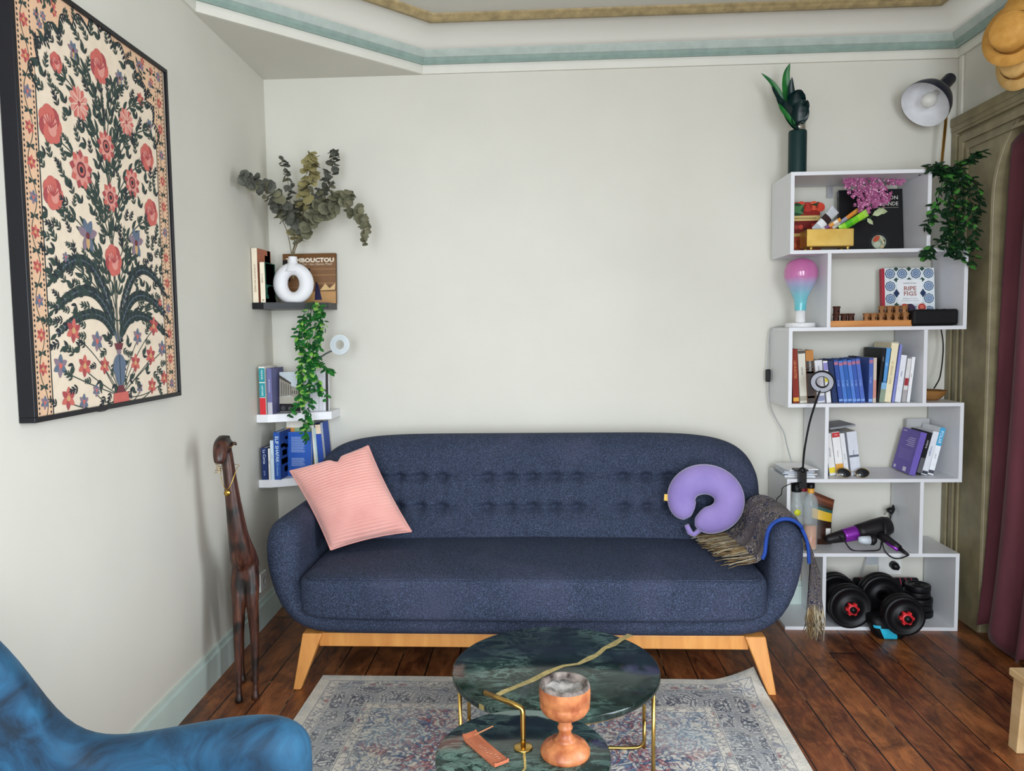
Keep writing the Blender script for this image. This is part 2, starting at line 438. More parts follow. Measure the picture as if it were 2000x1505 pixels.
def sofa_body():
    half = [(0.0, .233, .088, 2.640), (.40, .233, .088, 2.640), (.70, .234, .088, 2.640), (.775, .240, .092, 2.640), (.832, .266, .096, 2.642), (.872, .318, .102, 2.650),
            (.898, .39, .112, 2.662), (.912, .46, .124, 2.680), (.914, .515, .130, 2.70), (.910, .552, .120, 2.712), (.906, .574, .092, 2.730), (.904, .588, .054, 2.755), (.903, .593, .016, 2.79)]
    path = [(-x, z, t, y) for x, z, t, y in half[::-1][:-1]] + half
    rings = []
    for i, (x, z, th, yf) in enumerate(path):
        a, c = path[max(i-1, 0)], path[min(i+1, len(path)-1)]
        t = Vector((c[0]-a[0], c[1]-a[1])).normalized(); n = Vector((t.y, -t.x))   # outward normal
        h = th/2; yb = 3.40; ring = []
        prof = [(h*math.sin(q), yf+0.06-0.06*math.cos(q)) for q in [-PI/2+PI*k/10 for k in range(11)]]
        prof = [(o, y) for o, y in prof]
        prof += [(h, 2.9), (h, 3.15), (h, yb-0.05), (h*0.7, yb-0.01), (0, yb), (-h*0.7, yb-0.01), (-h, yb-0.05), (-h, 3.15), (-h, 2.9)]
        for o, y in prof: ring.append((SX+x+n.x*o, y, z+n.y*o))
        rings.append(ring)
    w = MB(); w.loft(rings)
    return w
sofa_body().obj('body', m_sofa, sofa, sub=1, world=True)
def sgp(c, e): return math.copysign(abs(c)**e, c)
def cushion_pt(u, v):
    # superellipsoid with box-like plan
    a, bb = 2*PI*u-PI, PI*v-PI/2
    e1, e2 = 0.20, 0.16
    cx = sgp(math.cos(bb), e1)*sgp(math.cos(a), e2); cy = sgp(math.cos(bb), e1)*sgp(math.sin(a), e2); cz = sgp(math.sin(bb), e1)
    return cx, cy, cz
def seat_cushion():
    w = MB()
    def fn(u, v):
        cx, cy, cz = cushion_pt(u, v)
        x = cx*0.832; y = 2.92+cy*0.31; z = 0.338+cz*0.078
        if cz > 0: z += 0.022*(1-(x/.84)**2)*max(0, cz)*(1-((y-2.9)/.34)**2) + 0.012*max(0, (y-2.62))*cz
        if cy < 0: y -= 0.018*math.cos(x*1.7)*abs(cy)
        if cz > 0.3: z += 0.006*mnoise.noise((x*3, y*3, 0))
        return (SX+x, y, z)
    w.grid(fn, 160, 60)
    return w
SEAT = seat_cushion().obj('seat_cushion', m_sofa, sofa, world=True, weld=True)
pp = MB()
pts = [(SX+x, 2.612-0.018*math.cos(x*1.7)+0.012+(0.05*max(0, abs(x)-0.76)/0.06)**1.0*0.6, 0.412+0.003*math.cos(x*2)) for x in [-.80+1.6*i/40 for i in range(41)]]
pp.tube(pts, 0.0032, n=6)
pp.obj('piping', m_sofa, sofa, world=True).parent = SEAT
PANELS = (-0.565, 0.0, 0.565)
TUFT = [(pc+o, z) for pc in PANELS for o in (-.186, -.093, 0, .093, .186) for z in (0.545, 0.665)]
def backrest():
    w = MB(); W = 0.945; Z0 = 0.33
    def out(s): return Z0 + 0.505*max(0.0, 1-abs(s)**6.5)**(1/6.5)
    def surf(s, t, side):
        ss = math.copysign(1-(1-abs(s))**1.6, s)           # denser at the ends
        x = ss*W; zt = out(ss); tt = 1-(1-t)**1.3; z = Z0+(zt-Z0)*tt
        if tt < 0.001: z = Z0
        ex = (1-abs(ss)); ez = (zt-z)
        dd = min(1.0, min(ex*W/0.085, ez/0.085)); e = math.sqrt(max(0, 1-(1-dd)**2))
        yc = 3.185+(z-.43)*0.30
        if side < 0:
            y = yc - 0.085*e
            k = 0
            for tx, tz in TUFT:
                r2 = ((x-tx)/0.024)**2+((z-tz)/0.02)**2
                if r2 < 9: k += 0.028*math.exp(-r2)
                if abs(x-tx) < .05: k += 0.004*math.exp(-((x-tx)/0.010)**2)*math.exp(-((z-.605)/.10)**2)*0.6
            for tz in (0.545, 0.665):
                if min(abs(x-q) for q in PANELS) < .25: k += 0.012*math.exp(-((z-tz)/0.010)**2)
            for sx in (-0.283, 0.283): k += 0.006*math.exp(-((x-sx)/0.004)**2)
            y += k*min(1, e*1.2)
            y -= 0.018*math.exp(-((z-.47)/.06)**2)*e
        else: y = yc + 0.085*e
        return (SX+x, y, z)
    w.grid(lambda u, v: surf(2*u-1, v, -1), 300, 80)
    w.grid(lambda u, v: surf(2*u-1, v, 1), 80, 20, flip=True)
    return w
backrest().obj('backrest', m_sofa, sofa, world=True)
def sofa_leg(x, y, ox, oy):
    w = MB(); zt, zb = 0.195, 0.0
    top = [(-.036, -.025), (.036, -.025), (.036, .025), (-.036, .025)]; bot = [(-.014, -.013), (.014, -.013), (.014, .013), (-.014, .013)]
    w.loft([[(x+ox+a, y+oy+b, zb) for a, b in bot], [(x+a, y+b, zt) for a, b in top]], smooth=False)
    return w
for sx in (-1, 1):
    for y, oy in ((2.69, -0.045), (3.32, 0.04)):
        sofa_leg(SX+sx*0.79, y, sx*0.052, oy).obj('leg', m_oak, sofa, bevel=0.004, world=True)
r_ = MB(); r_.box(SX-.77, SX+.77, 2.68, 2.71, .142, .192); r_.obj('rail', m_oak, sofa, bevel=0.003, world=True)
r_ = MB(); r_.box(SX-.79, SX-.76, 2.70, 3.32, .142, .192); r_.box(SX+.76, SX+.79, 2.70, 3.32, .142, .192); r_.box(SX-.77, SX+.77, 3.30, 3.33, .142, .192); r_.obj('under_frame', m_oak, sofa, world=True)

# pink corduroy cushion leaning in the left corner of the sofa
def cushion():
    m = mat('pink_corduroy', '#d8988f', 0.9, hex2='#e2a79d', vs=9, sheen=0.5, bump=0.35, bs=500)
    BL, BR = Vector((-0.862, 2.880, 0.440)), Vector((-0.560, 2.965, 0.490))
    TL, TR = Vector((-1.062, 3.02, 0.725)), Vector((-0.752, 3.075, 0.818))
    c = (BL+BR+TL+TR)/4; root = thing('cushion', 'pink corduroy cushion leaning in the left corner of the navy sofa', 'cushion', c)
    nrm = (BR-BL).cross(TL-BL).normalized()
    w = MB()
    def fn(u, v, sd):
        # pin-cushion edges
        uu, vv = 2*u-1, 2*v-1
        pinch = 0.06
        au = uu*(1-pinch*(1-vv*vv)); av = vv*(1-pinch*(1-uu*uu))
        U, V = (au+1)/2, (av+1)/2
        p = BL*(1-U)*(1-V)+BR*U*(1-V)+TL*(1-U)*V+TR*U*V
        puff = 0.078*((1-uu**2)*(1-vv**2))**0.45
        rib = 0.0045*abs(math.sin(V*PI*30+0.6*math.sin(U*3)))*(0.3+0.7*min(1, puff/0.03))
        dent = 0.022*math.exp(-((U-.56)/.05)**2-((V-1.0)/.14)**2)
        return p + nrm*(sd*(puff+rib)) - (TL-BL).normalized()*dent
    w.grid(lambda u, v: fn(u, v, 1), 30, 200, m)
    w.grid(lambda u, v: fn(u, v, -1), 24, 60, m, flip=True)
    cov = w.obj('cover', m, root, world=True)
    z = MB()
    z.tube([fn(0.004, v/30, 0) for v in range(31)], 0.004, n=6); z.tube([fn(0.996, v/30, 0) for v in range(31)], 0.004, n=6)
    z.tube([fn(v/30, 0.004, 0) for v in range(31)], 0.004, n=6); z.tube([fn(v/30, 0.996, 0) for v in range(31)], 0.004, n=6)
    z.obj('seam', mat('pink_seam', '#dc9a92', 0.9), root, world=True)
cushion()

# purple neck pillow
def neck_pillow():
    m = mat('lilac_plush', '#7f6dac', 0.85, hex2='#9683be', vs=7, sheen=0.7, bump=0.25, bs=400)
    C = at(1377, 976, 3.035)
    ux = Vector((1, -0.02, 0)).normalized(); uz = Vector((0.0, 0.30, 0.954)).normalized(); un = ux.cross(uz)
    root = thing('neck_pillow', 'lilac U-shaped travel neck pillow propped against the sofa back', 'pillow', C)
    M = frame_m((0, 0, 0), ux, uz, -un)           # local x right, y up, z towards viewer(-y)
    w = MB(); rings = []
    a0, a1 = math.radians(231), math.radians(-117)
    N = 64
    for i in range(N+1):
        t = i/N; a = a0+(a1-a0)*t
        rc = 0.090 + 0.006*math.sin(t*PI)
        rr = 0.0505+0.010*math.sin(t*PI)
        e = min(1.0, min(t, 1-t)/0.10)
        k = math.sqrt(max(0.0, 1-(1-e)**2)); rr *= 0.15+0.85*k
        cx, cy = rc*math.cos(a)*1.0, rc*math.sin(a)*0.86
        if t > .85: cx += 0.0
        er = Vector((math.cos(a), math.sin(a), 0))
        ring = []
        for k2 in range(20):
            q = 2*PI*k2/20
            ring.append(Vector((cx, cy, 0.0))+er*rr*math.cos(q)+Vector((0, 0, 1))*rr*0.72*math.sin(q))
        rings.append(ring)
    w.loft(rings, m, M=M)
    w.obj('pillow_body', m, root)
    t = MB(); t.box(-.160, -.138, -.022, .004, -.004, .004, M=M @ Matrix.Rotation(-.12, 4, 'Z')); t.obj('tag', mat('yellow_tag', '#d9b052', 0.7), root, bevel=.001)['label'] = 'yellow fabric tag'
    s = MB(); s.tube([M @ Vector(p) for p in ((-.075, -.098, .01), (-.062, -.125, .022), (-.045, -.134, .026), (-.030, -.120, .018), (-.012, -.108, .01))], [.010, .012, .010, .010, .008], n=8)
    s.obj('snap_strap', m, root)
neck_pillow()
# ---------------------------------------------------------------- rug, tables, armchair, stool
def rug_material():
    m, nt, b, tc = newmat('faded_oriental_rug')
    sep = nd(nt, 'ShaderNodeSeparateXYZ', {0: tc})
    x, y = sep.outputs[0], sep.outputs[1]
    ax = mth(nt, 'ABSOLUTE', x); ay = mth(nt, 'ABSOLUTE', y)
    ed = mth(nt, 'MINIMUM', mth(nt, 'SUBTRACT', 0.80, ax), mth(nt, 'SUBTRACT', 1.15, ay))       # distance from the rim
    mir = nd(nt, 'ShaderNodeCombineXYZ', {0: ax, 1: ay}).outputs[0]
    def lines(scale, k, wd, dist, seed):
        v = nd(nt, 'ShaderNodeMapping', {'Vector': mir, 'Location': (seed, seed*1.7, seed)}).outputs[0]
        n = noise(nt, v, scale, 1.5, dist).outputs[0]
        f = mth(nt, 'ABSOLUTE', mth(nt, 'SUBTRACT', mth(nt, 'FRACT', mth(nt, 'MULTIPLY', n, k)), 0.5))
        return nd(nt, 'ShaderNodeMapRange', {0: f, 1: wd, 2: wd*0.45}).outputs[0]
    def band(a, bq): return mth(nt, 'MULTIPLY', mth(nt, 'GREATER_THAN', ed, a), mth(nt, 'LESS_THAN', ed, bq))
    worn = noise(nt, tc, 5.0, 5, 0.5).outputs[0]
    wear = nd(nt, 'ShaderNodeMapRange', {0: worn, 1: 0.35, 2: 0.62, 3: 0.62, 4: 1.0}).outputs[0]
    speck = noise(nt, tc, 170.0, 2).outputs[0]
    base = ramp(nt, noise(nt, tc, 14, 4).outputs[0], [(0.3, '#b9bbba'), (0.5, '#cec8bd'), (0.7, '#dcd6ca')])
    c = base
    c = mix(nt, mth(nt, 'MULTIPLY', band(0.085, 0.205), 0.35), c, lin('#94a3b4'))
    # field: blue and rose tracery
    fld = mth(nt, 'GREATER_THAN', ed, 0.245)
    l1 = lines(17, 7, 0.26, 0.8, 2.0); l2 = lines(13, 6, 0.27, 1.0, 7.0); l3 = lines(24, 6, 0.20, 0.6, 4.0)
    roseP = nd(nt, 'ShaderNodeMapRange', {0: noise(nt, mir, 4.2, 2).outputs[0], 1: 0.42, 2: 0.52}).outputs[0]
    c = mix(nt, mth(nt, 'MULTIPLY', mth(nt, 'MULTIPLY', l1, fld), mth(nt, 'MULTIPLY', wear, 1.0)), c, lin('#5a7090'))
    c = mix(nt, mth(nt, 'MULTIPLY', mth(nt, 'MULTIPLY', l2, fld), mth(nt, 'MULTIPLY', mth(nt, 'MULTIPLY', wear, roseP), 0.85)), c, lin('#98484f'))
    c = mix(nt, mth(nt, 'MULTIPLY', mth(nt, 'MULTIPLY', l3, fld), mth(nt, 'MULTIPLY', wear, 0.85)), c, lin('#3a4560'))
    pale = nd(nt, 'ShaderNodeMapRange', {0: noise(nt, mir, 3.1, 2, 0.4).outputs[0], 1: 0.52, 2: 0.58}).outputs[0]
    c = mix(nt, mth(nt, 'MULTIPLY', mth(nt, 'MULTIPLY', pale, fld), 0.30), c, lin('#9fb4bf'))
    # wide navy scroll band with light cartouches
    wb = band(0.085, 0.205)
    v = nd(nt, 'ShaderNodeTexVoronoi', {'Vector': mir, 'Scale': 8.5, 'Randomness': 0.35}, feature='DISTANCE_TO_EDGE').outputs['Distance']
    cart = nd(nt, 'ShaderNodeMapRange', {0: v, 1: 0.05, 2: 0.09}).outputs[0]
    l4 = lines(26, 6, 0.30, 0.9, 11.0)
    rings = nd(nt, 'ShaderNodeMapRange', {0: mth(nt, 'ABSOLUTE', mth(nt, 'SUBTRACT', mth(nt, 'FRACT', mth(nt, 'MULTIPLY', mth(nt, 'ADD', v, mth(nt, 'MULTIPLY', noise(nt, mir, 22, 2).outputs[0], .06)), 9.0)), 0.5)), 1: .24, 2: .10}).outputs[0]
    l4 = mth(nt, 'MAXIMUM', l4, mth(nt, 'MULTIPLY', rings, .8))
    navy = mth(nt, 'MULTIPLY', mth(nt, 'MAXIMUM', mth(nt, 'MULTIPLY', cart, l4), mth(nt, 'MULTIPLY', mth(nt, 'SUBTRACT', 1.0, cart), 0.5)), wb)
    c = mix(nt, mth(nt, 'MULTIPLY', navy, mth(nt, 'MULTIPLY', wear, 0.95)), c, lin('#2a344c'))
    # narrow bands with rose flowers
    for a, bq, s in ((0.045, 0.078, 1.0), (0.212, 0.240, 5.0)):
        nb = band(a, bq)
        l5 = lines(38, 3, 0.2, 0.5, s)
        vf = nd(nt, 'ShaderNodeTexVoronoi', {'Vector': mir, 'Scale': 17.0, 'Randomness': 0.3}).outputs['Distance']
        fl = nd(nt, 'ShaderNodeMapRange', {0: vf, 1: 0.32, 2: 0.22}).outputs[0]
        c = mix(nt, mth(nt, 'MULTIPLY', mth(nt, 'MULTIPLY', l5, nb), 0.6), c, lin('#4a5470'))
        c = mix(nt, mth(nt, 'MULTIPLY', mth(nt, 'MULTIPLY', fl, nb), mth(nt, 'MULTIPLY', wear, 0.7)), c, lin('#8a3f4a'))
    for a, bq in ((0.040, 0.044), (0.079, 0.083), (0.207, 0.211), (0.241, 0.245)):
        c = mix(nt, mth(nt, 'MULTIPLY', band(a, bq), 0.65), c, lin('#66707f'))
    c = mix(nt, mth(nt, 'MULTIPLY', nd(nt, 'ShaderNodeMapRange', {0: speck, 1: 0.5, 2: 0.75}).outputs[0], 0.22), c, lin('#e2ddd4'))
    c = mix(nt, mth(nt, 'MULTIPLY', nd(nt, 'ShaderNodeMapRange', {0: speck, 1: 0.45, 2: 0.25}).outputs[0], 0.35), c, lin('#454a5c'))
    nt.links.new(c, b.inputs['Base Color'])
    b.inputs['Roughness'].default_value = 0.95
    nt.links.new(nd(nt, 'ShaderNodeBump', {'Strength': 0.5, 'Distance': 0.003, 'Height': speck}).outputs[0], b.inputs['Normal'])
    return m
def rug():
    cx, cy = -0.062, 2.735-1.15
    w = MB()
    def top(u, v, dz=0.0):
        x, y = -0.8+1.6*u, -1.15+2.3*v
        z = 0.008
        d = max(0.0, 1-math.hypot((x-0.80)/0.17, (y-1.15)/0.16))       # curled corner by the right sofa leg
        z += 0.050*d**1.4
        if d > 0: x -= 0.02*d; y -= 0.0
        z += 0.0015*mnoise.noise((x*4, y*4, 0))
        return (x, y+0.035*(0.5-abs(u-.5))*0, z+dz)
    w.grid(top, 160, 230)
    w.grid(lambda u, v: top(u, v, -0.0065), 60, 90, flip=True)
    n = 100
    for seg in (lambda t: (t, 0), lambda t: (1, t), lambda t: (1-t, 1), lambda t: (0, 1-t)):
        w.loft([[top(*seg(i/n), -0.0065) for i in range(n+1)], [top(*seg(i/n)) for i in range(n+1)]], closed=False, smooth=False)
    o = w.obj('rug', rug_material()); o.location = (cx, cy, 0)
    tag(o, 'faded oriental rug in cream, navy and rose under the marble tables', 'rug')
rug()

def marble_material(name, band=False):
    m, nt, b, tc = newmat(name)
    n1 = noise(nt, tc, 5.0, 9, 0.7, 0.66).outputs[0]; n2 = noise(nt, nd(nt, 'ShaderNodeMapping', {'Vector': tc, 'Rotation': (0, 0, .5), 'Scale': (1, 2.2, 1)}).outputs[0], 9.0, 9, 0.9, 0.74).outputs[0]
    c = ramp(nt, n1, [(0.28, '#070d0d'), (0.45, '#10201d'), (0.58, '#1c302b'), (0.75, '#3a5149')])
    vein = nd(nt, 'ShaderNodeMapRange', {0: mth(nt, 'ABSOLUTE', mth(nt, 'SUBTRACT', n2, 0.5)), 1: 0.06, 2: 0.0}).outputs[0]
    msk = nd(nt, 'ShaderNodeMapRange', {0: noise(nt, tc, 5, 3).outputs[0], 1: 0.40, 2: 0.62}).outputs[0]
    c = mix(nt, mth(nt, 'MULTIPLY', mth(nt, 'MULTIPLY', vein, msk), 0.55), c, lin('#8fb2a6'))
    nt.links.new(c, b.inputs['Base Color'])
    if band:
        s2 = nd(nt, 'ShaderNodeSeparateXYZ', {0: tc}); q = mth(nt, 'SUBTRACT', mth(nt, 'ADD', s2.outputs[1], mth(nt, 'MULTIPLY', n1, .05)), mth(nt, 'MULTIPLY', s2.outputs[0], -.12))
        c = mix(nt, nd(nt, 'ShaderNodeMapRange', {0: q, 1: .178, 2: .186, 4: .85}).outputs[0], c, lin('#a9bdb2'))
    nt.links.new(c, b.inputs['Base Color'])
    b.inputs['Roughness'].default_value = 0.13
    return m
m_marble = marble_material('green_marble'); m_marble2 = marble_material('green_marble_pale_band', True)
m_brass = mat('brushed_brass', '#c9a45a', 0.28, 1.0, var=0.1, vs=40)
m_inlay = mat('brass_inlay', '#c5b276', 0.38, 0.55, var=0.3, vs=60)
def inlay(w, pts, wd, z, m, seed):
    rnd = random.Random(seed); n = len(pts); L, R_ = [], []
    for i, p in enumerate(pts):
        p = Vector(p); t = (Vector(pts[min(i+1, n-1)])-Vector(pts[max(i-1, 0)])).normalized(); q = Vector((-t.y, t.x))
        a = wd*(0.7+0.6*rnd.random()); L.append((p.x+q.x*a, p.y+q.y*a, z)); R_.append((p.x-q.x*a, p.y-q.y*a, z))
    for i in range(n-1): w.add([L[i], L[i+1], R_[i+1], R_[i]], [(3, 2, 1, 0)], m)
def disc_prof(r, z0, z1, c=0.003): return [(0.001, z0), (r-c, z0), (r, z0+c), (r, z1-c), (r-c, z1), (0.001, z1)]
# larger table
tb = thing('coffee_table', 'larger round green marble table with brass legs and brass crack inlay, nearest the sofa', 'table', (0.003, 2.158, 0), group='nesting marble tables')
ZT = 0.31; R1 = 0.298
w = MB(); w.lathe(disc_prof(R1, ZT-0.020, ZT), n=96); TOP1 = w.obj('tabletop', m_marble, tb)
w = MB()
ip = [atz(px, py, ZT) for px, py in ((963, 1362), (985, 1350), (1010, 1340), (1040, 1328), (1070, 1312), (1100, 1300), (1130, 1296), (1152, 1285), (1168, 1277), (1180, 1266), (1196, 1259), (1212, 1249), (1232, 1239))]
inlay(w, [(p.x-0.003, p.y-2.158) for p in ip], 0.0095, ZT+0.0006, m_inlay, 3)
p = ip[0]; q0_ = Vector((p.x-.003, p.y-2.158)); q0_ = q0_.normalized()*(R1+.0006); t0_ = Vector((-q0_.y, q0_.x)).normalized()*.0095
we = MB(); we.add([(q0_.x+t0_.x, q0_.y+t0_.y, ZT-.017), (q0_.x-t0_.x, q0_.y-t0_.y, ZT-.017), (q0_.x-t0_.x, q0_.y-t0_.y, ZT-.002), (q0_.x+t0_.x, q0_.y+t0_.y, ZT-.002)], [(0, 1, 2, 3)], m_inlay)
we.obj('inlay_edge', m_inlay, tb).parent = TOP1
o = w.obj('brass_inlay', m_inlay, tb); o['label'] = 'jagged brass vein across the tabletop'; o.parent = TOP1
fr = MB()
lg = []
for k, a in enumerate((22, 158, 202, 338)):
    q = Vector((math.cos(math.radians(a))*0.287, math.sin(math.radians(a))*0.287))
    lg.append(q)
    l = MB(); l.tube([(q.x, q.y, 0.009), (q.x, q.y, ZT-0.02)], 0.0055, n=12)
    l.obj('leg', m_brass, tb)
def runner(a, b):
    c = Vector((0, 0)); pts = [(a.x, a.y, 0.10), (a.x, a.y, 0.045)]
    for i in range(1, 6): 
        t = i/6; e = a+(b-a)*0.06*t*t
        pts.append((e.x, e.y, 0.045-0.03*math.sin(t*PI/2)))
    e1 = a+(b-a)*0.10; e2 = b+(a-b)*0.10
    pts.append((e1.x, e1.y, 0.0145)); pts.append((e2.x, e2.y, 0.0145))
    for i in range(5, 0, -1):
        t = i/6; e = b+(a-b)*0.06*t*t
        pts.append((e.x, e.y, 0.045-0.03*math.sin(t*PI/2)))
    pts += [(b.x, b.y, 0.045), (b.x, b.y, 0.10)]
    return pts
def shift(pts, d): return [(x+d[0], y+d[1], z) for x, y, z in pts]
r_ = MB(); r_.tube(shift(runner(lg[0], lg[1]), (0.0, -.011)), 0.005, n=10); r_.tube(shift(runner(lg[2], lg[3]), (0, .011)), 0.005, n=10)
r_.obj('base_runner', m_brass, tb)
r_ = MB(); r_.tube([(0.28*math.cos(2*PI*k/48), 0.28*math.sin(2*PI*k/48), ZT-0.0255) for k in range(49)], 0.005, n=8); r_.obj('top_ring', m_brass, tb)
# smaller table
tc_ = Vector((-0.071, 1.615)); ZS = 0.36; R2 = 0.191
ts = thing('coffee_table', 'smaller round green marble table in front, carrying the burner and brass handle', 'table', (tc_.x, tc_.y, 0), group='nesting marble tables')
w = MB(); w.lathe(disc_prof(R2, ZS-0.020, ZS), n=80); TOP2 = w.obj('tabletop', m_marble2, ts)
w = MB()
ii = [atz(px, py, ZS) for px, py in ((1023, 1462), (1025, 1480), (1026, 1500))]+[Vector((-.085, 1.50, ZS)), Vector((-.083, 1.432, ZS))]
inlay(w, [(p.x-tc_.x, p.y-tc_.y) for p in ii], 0.0022, ZS+0.0006, m_inlay, 5)
w.obj('brass_inlay', m_inlay, ts).parent = TOP2
hb = atz(1022, 1460, ZS)-Vector((tc_.x, tc_.y, 0))
h = MB()
e_ = at(947, 1352, 1.70)-Vector((tc_.x, tc_.y, 0)); t_ = at(1012, 1378, hb.y+tc_.y)-Vector((tc_.x, tc_.y, 0))
arm = (e_-t_)
hp = [hb+Vector((0, 0, 0.004)), Vector((hb.x, hb.y, t_.z-0.016)), Vector((hb.x, hb.y, t_.z-0.007))+arm*0.04, t_+arm*0.13, e_]
hp2 = [hp[0]]+[hp[0].lerp(hp[1], k/4) for k in (1, 2, 3)]+spline(hp[1:4], 4)+[e_]
h.tube(hp2, 0.0058, n=12)
h.obj('handle_tube', m_brass, ts)
h = MB(); h.lathe([(0.001, 0.0), (0.021, 0.0), (0.021, 0.003), (0.019, 0.004), (0.001, 0.004)], n=28, M=Matrix.Translation(hb)); h.obj('flange', m_brass, ts)
for a in (40, 140, 220, 320):
    q = (math.cos(math.radians(a))*0.165, math.sin(math.radians(a))*0.165)
    l = MB(); l.tube([(q[0], q[1], 0.009), (q[0], q[1], ZS-0.02)], 0.005, n=10); l.obj('leg', m_brass, ts)
# turned wooden incense burner with ash
cup = atz(1104, 1472, ZS)
bn = thing('incense_burner', 'turned wooden goblet burner with burnt rim and white ash on the small marble table', 'burner', (cup.x, cup.y, ZS))
m_turn = mat('turned_wood', '#8a4426', 0.42, hex2='#c27c4c', vs=14, stretch=(3, 3, 2), bump=0.25, bs=60)
m_char = mat('burnt_wood', '#2e2522', 0.85, hex2='#978b84', vs=45)
s_ = 0.1/100
base = [(0.2, 0), (50, 0), (51.5, 4), (51.5, 11), (49, 14), (46, 20), (38, 26), (30, 30), (28, 32)]
stem = [(28, 31.5), (18, 36), (13.5, 44), (13, 52), (15.5, 56), (16, 59), (14, 62), (13, 70), (15, 78)]
bowl = [(15, 77), (30, 82), (45, 92), (51, 102), (52, 112), (50.5, 115), (52.5, 118), (53, 135), (52, 147)]
sc = 0.00105
def L(prof): return [(r*sc, z*sc) for r, z in prof]
w = MB(); w.lathe(L(base), n=40); w.obj('foot', m_turn, bn)
w = MB(); w.lathe(L(stem), n=32); w.obj('stem', m_turn, bn)
w = MB(); w.lathe(L(bowl), n=40, caps=False); BOWL = w.obj('bowl', m_turn, bn)
w = MB(); w.lathe(L([(52, 140), (52, 147), (50, 153), (47, 154.5), (43, 152), (41, 144), (40, 128)]), n=40, caps=False); o = w.obj('burnt_rim', m_char, bn); o['label'] = 'charred rim'; o.parent = BOWL
w = MB()
def ash(u, v):
    r = 0.0425*v; a = 2*PI*u; z = 0.146-0.012*(1-v)+0.006*mnoise.noise((math.cos(a)*r*60, math.sin(a)*r*60, 1.0))
    return (r*math.cos(a), r*math.sin(a), z)
w.grid(ash, 40, 12); o = w.obj('ash', mat('white_ash', '#191514', 0.95, hex2='#d2cdc8', vs=40), bn); o['kind'] = 'stuff'; o['label'] = 'grey white ash'; o.parent = BOWL
# wooden incense holder with stick
ih0, ih1 = atz(922, 1445, ZS), atz(1000, 1512, ZS)
dirv = (ih1-ih0).normalized(); ang = math.atan2(dirv.y, dirv.x)
hd = thing('incense_holder', 'carved reddish wooden incense holder lying on the small marble table', 'incense holder', (ih0.x, ih0.y, ZS), (0, 0, ang))
w = MB()
rows = [(-0.012, 0.012), (0.0, 0.006), (0.03, 0.004), (0.08, 0.0035), (0.115, 0.004), (0.125, 0.008)]
w.loft([[(x, -0.018, z0*0+0.0005+max(0, z0-0.006)), (x, 0.018, 0.0005+max(0, z0-0.006)), (x, 0.018, z0+0.004), (x, 0.012, z0+0.002), (x, -0.012, z0+0.002), (x, -0.018, z0+0.004)] for x, z0 in rows], smooth=False)
rnd = random.Random(4)
m_carve = mat('carved_light', '#cf9172', 0.6)
m_red = mat('reddish_wood', '#a5583b', 0.5, hex2='#bb6e4c', vs=20)
w.mats = [m_red]
for k in range(9):
    x = 0.035+k*0.0085; y = rnd.uniform(-.006, .006)
    w.add([(x, y-.003, .0066), (x+.006, y, .0066), (x+.003, y+.006, .0066)], [(0, 1, 2)], m_carve)
w.obj('tray', m_red, hd, bevel=0.001)
st = tag(MB().tube([Vector((ih0.x+0.006, ih0.y-0.003, ZS+0.014)), Vector((ih0.x+0.047, ih0.y+0.011, ZS+0.028))], 0.0016, n=6).obj('incense_stick', mat('incense', '#b87a50', 0.8)), 'short incense stick poking up from the carved wooden holder', 'incense stick')

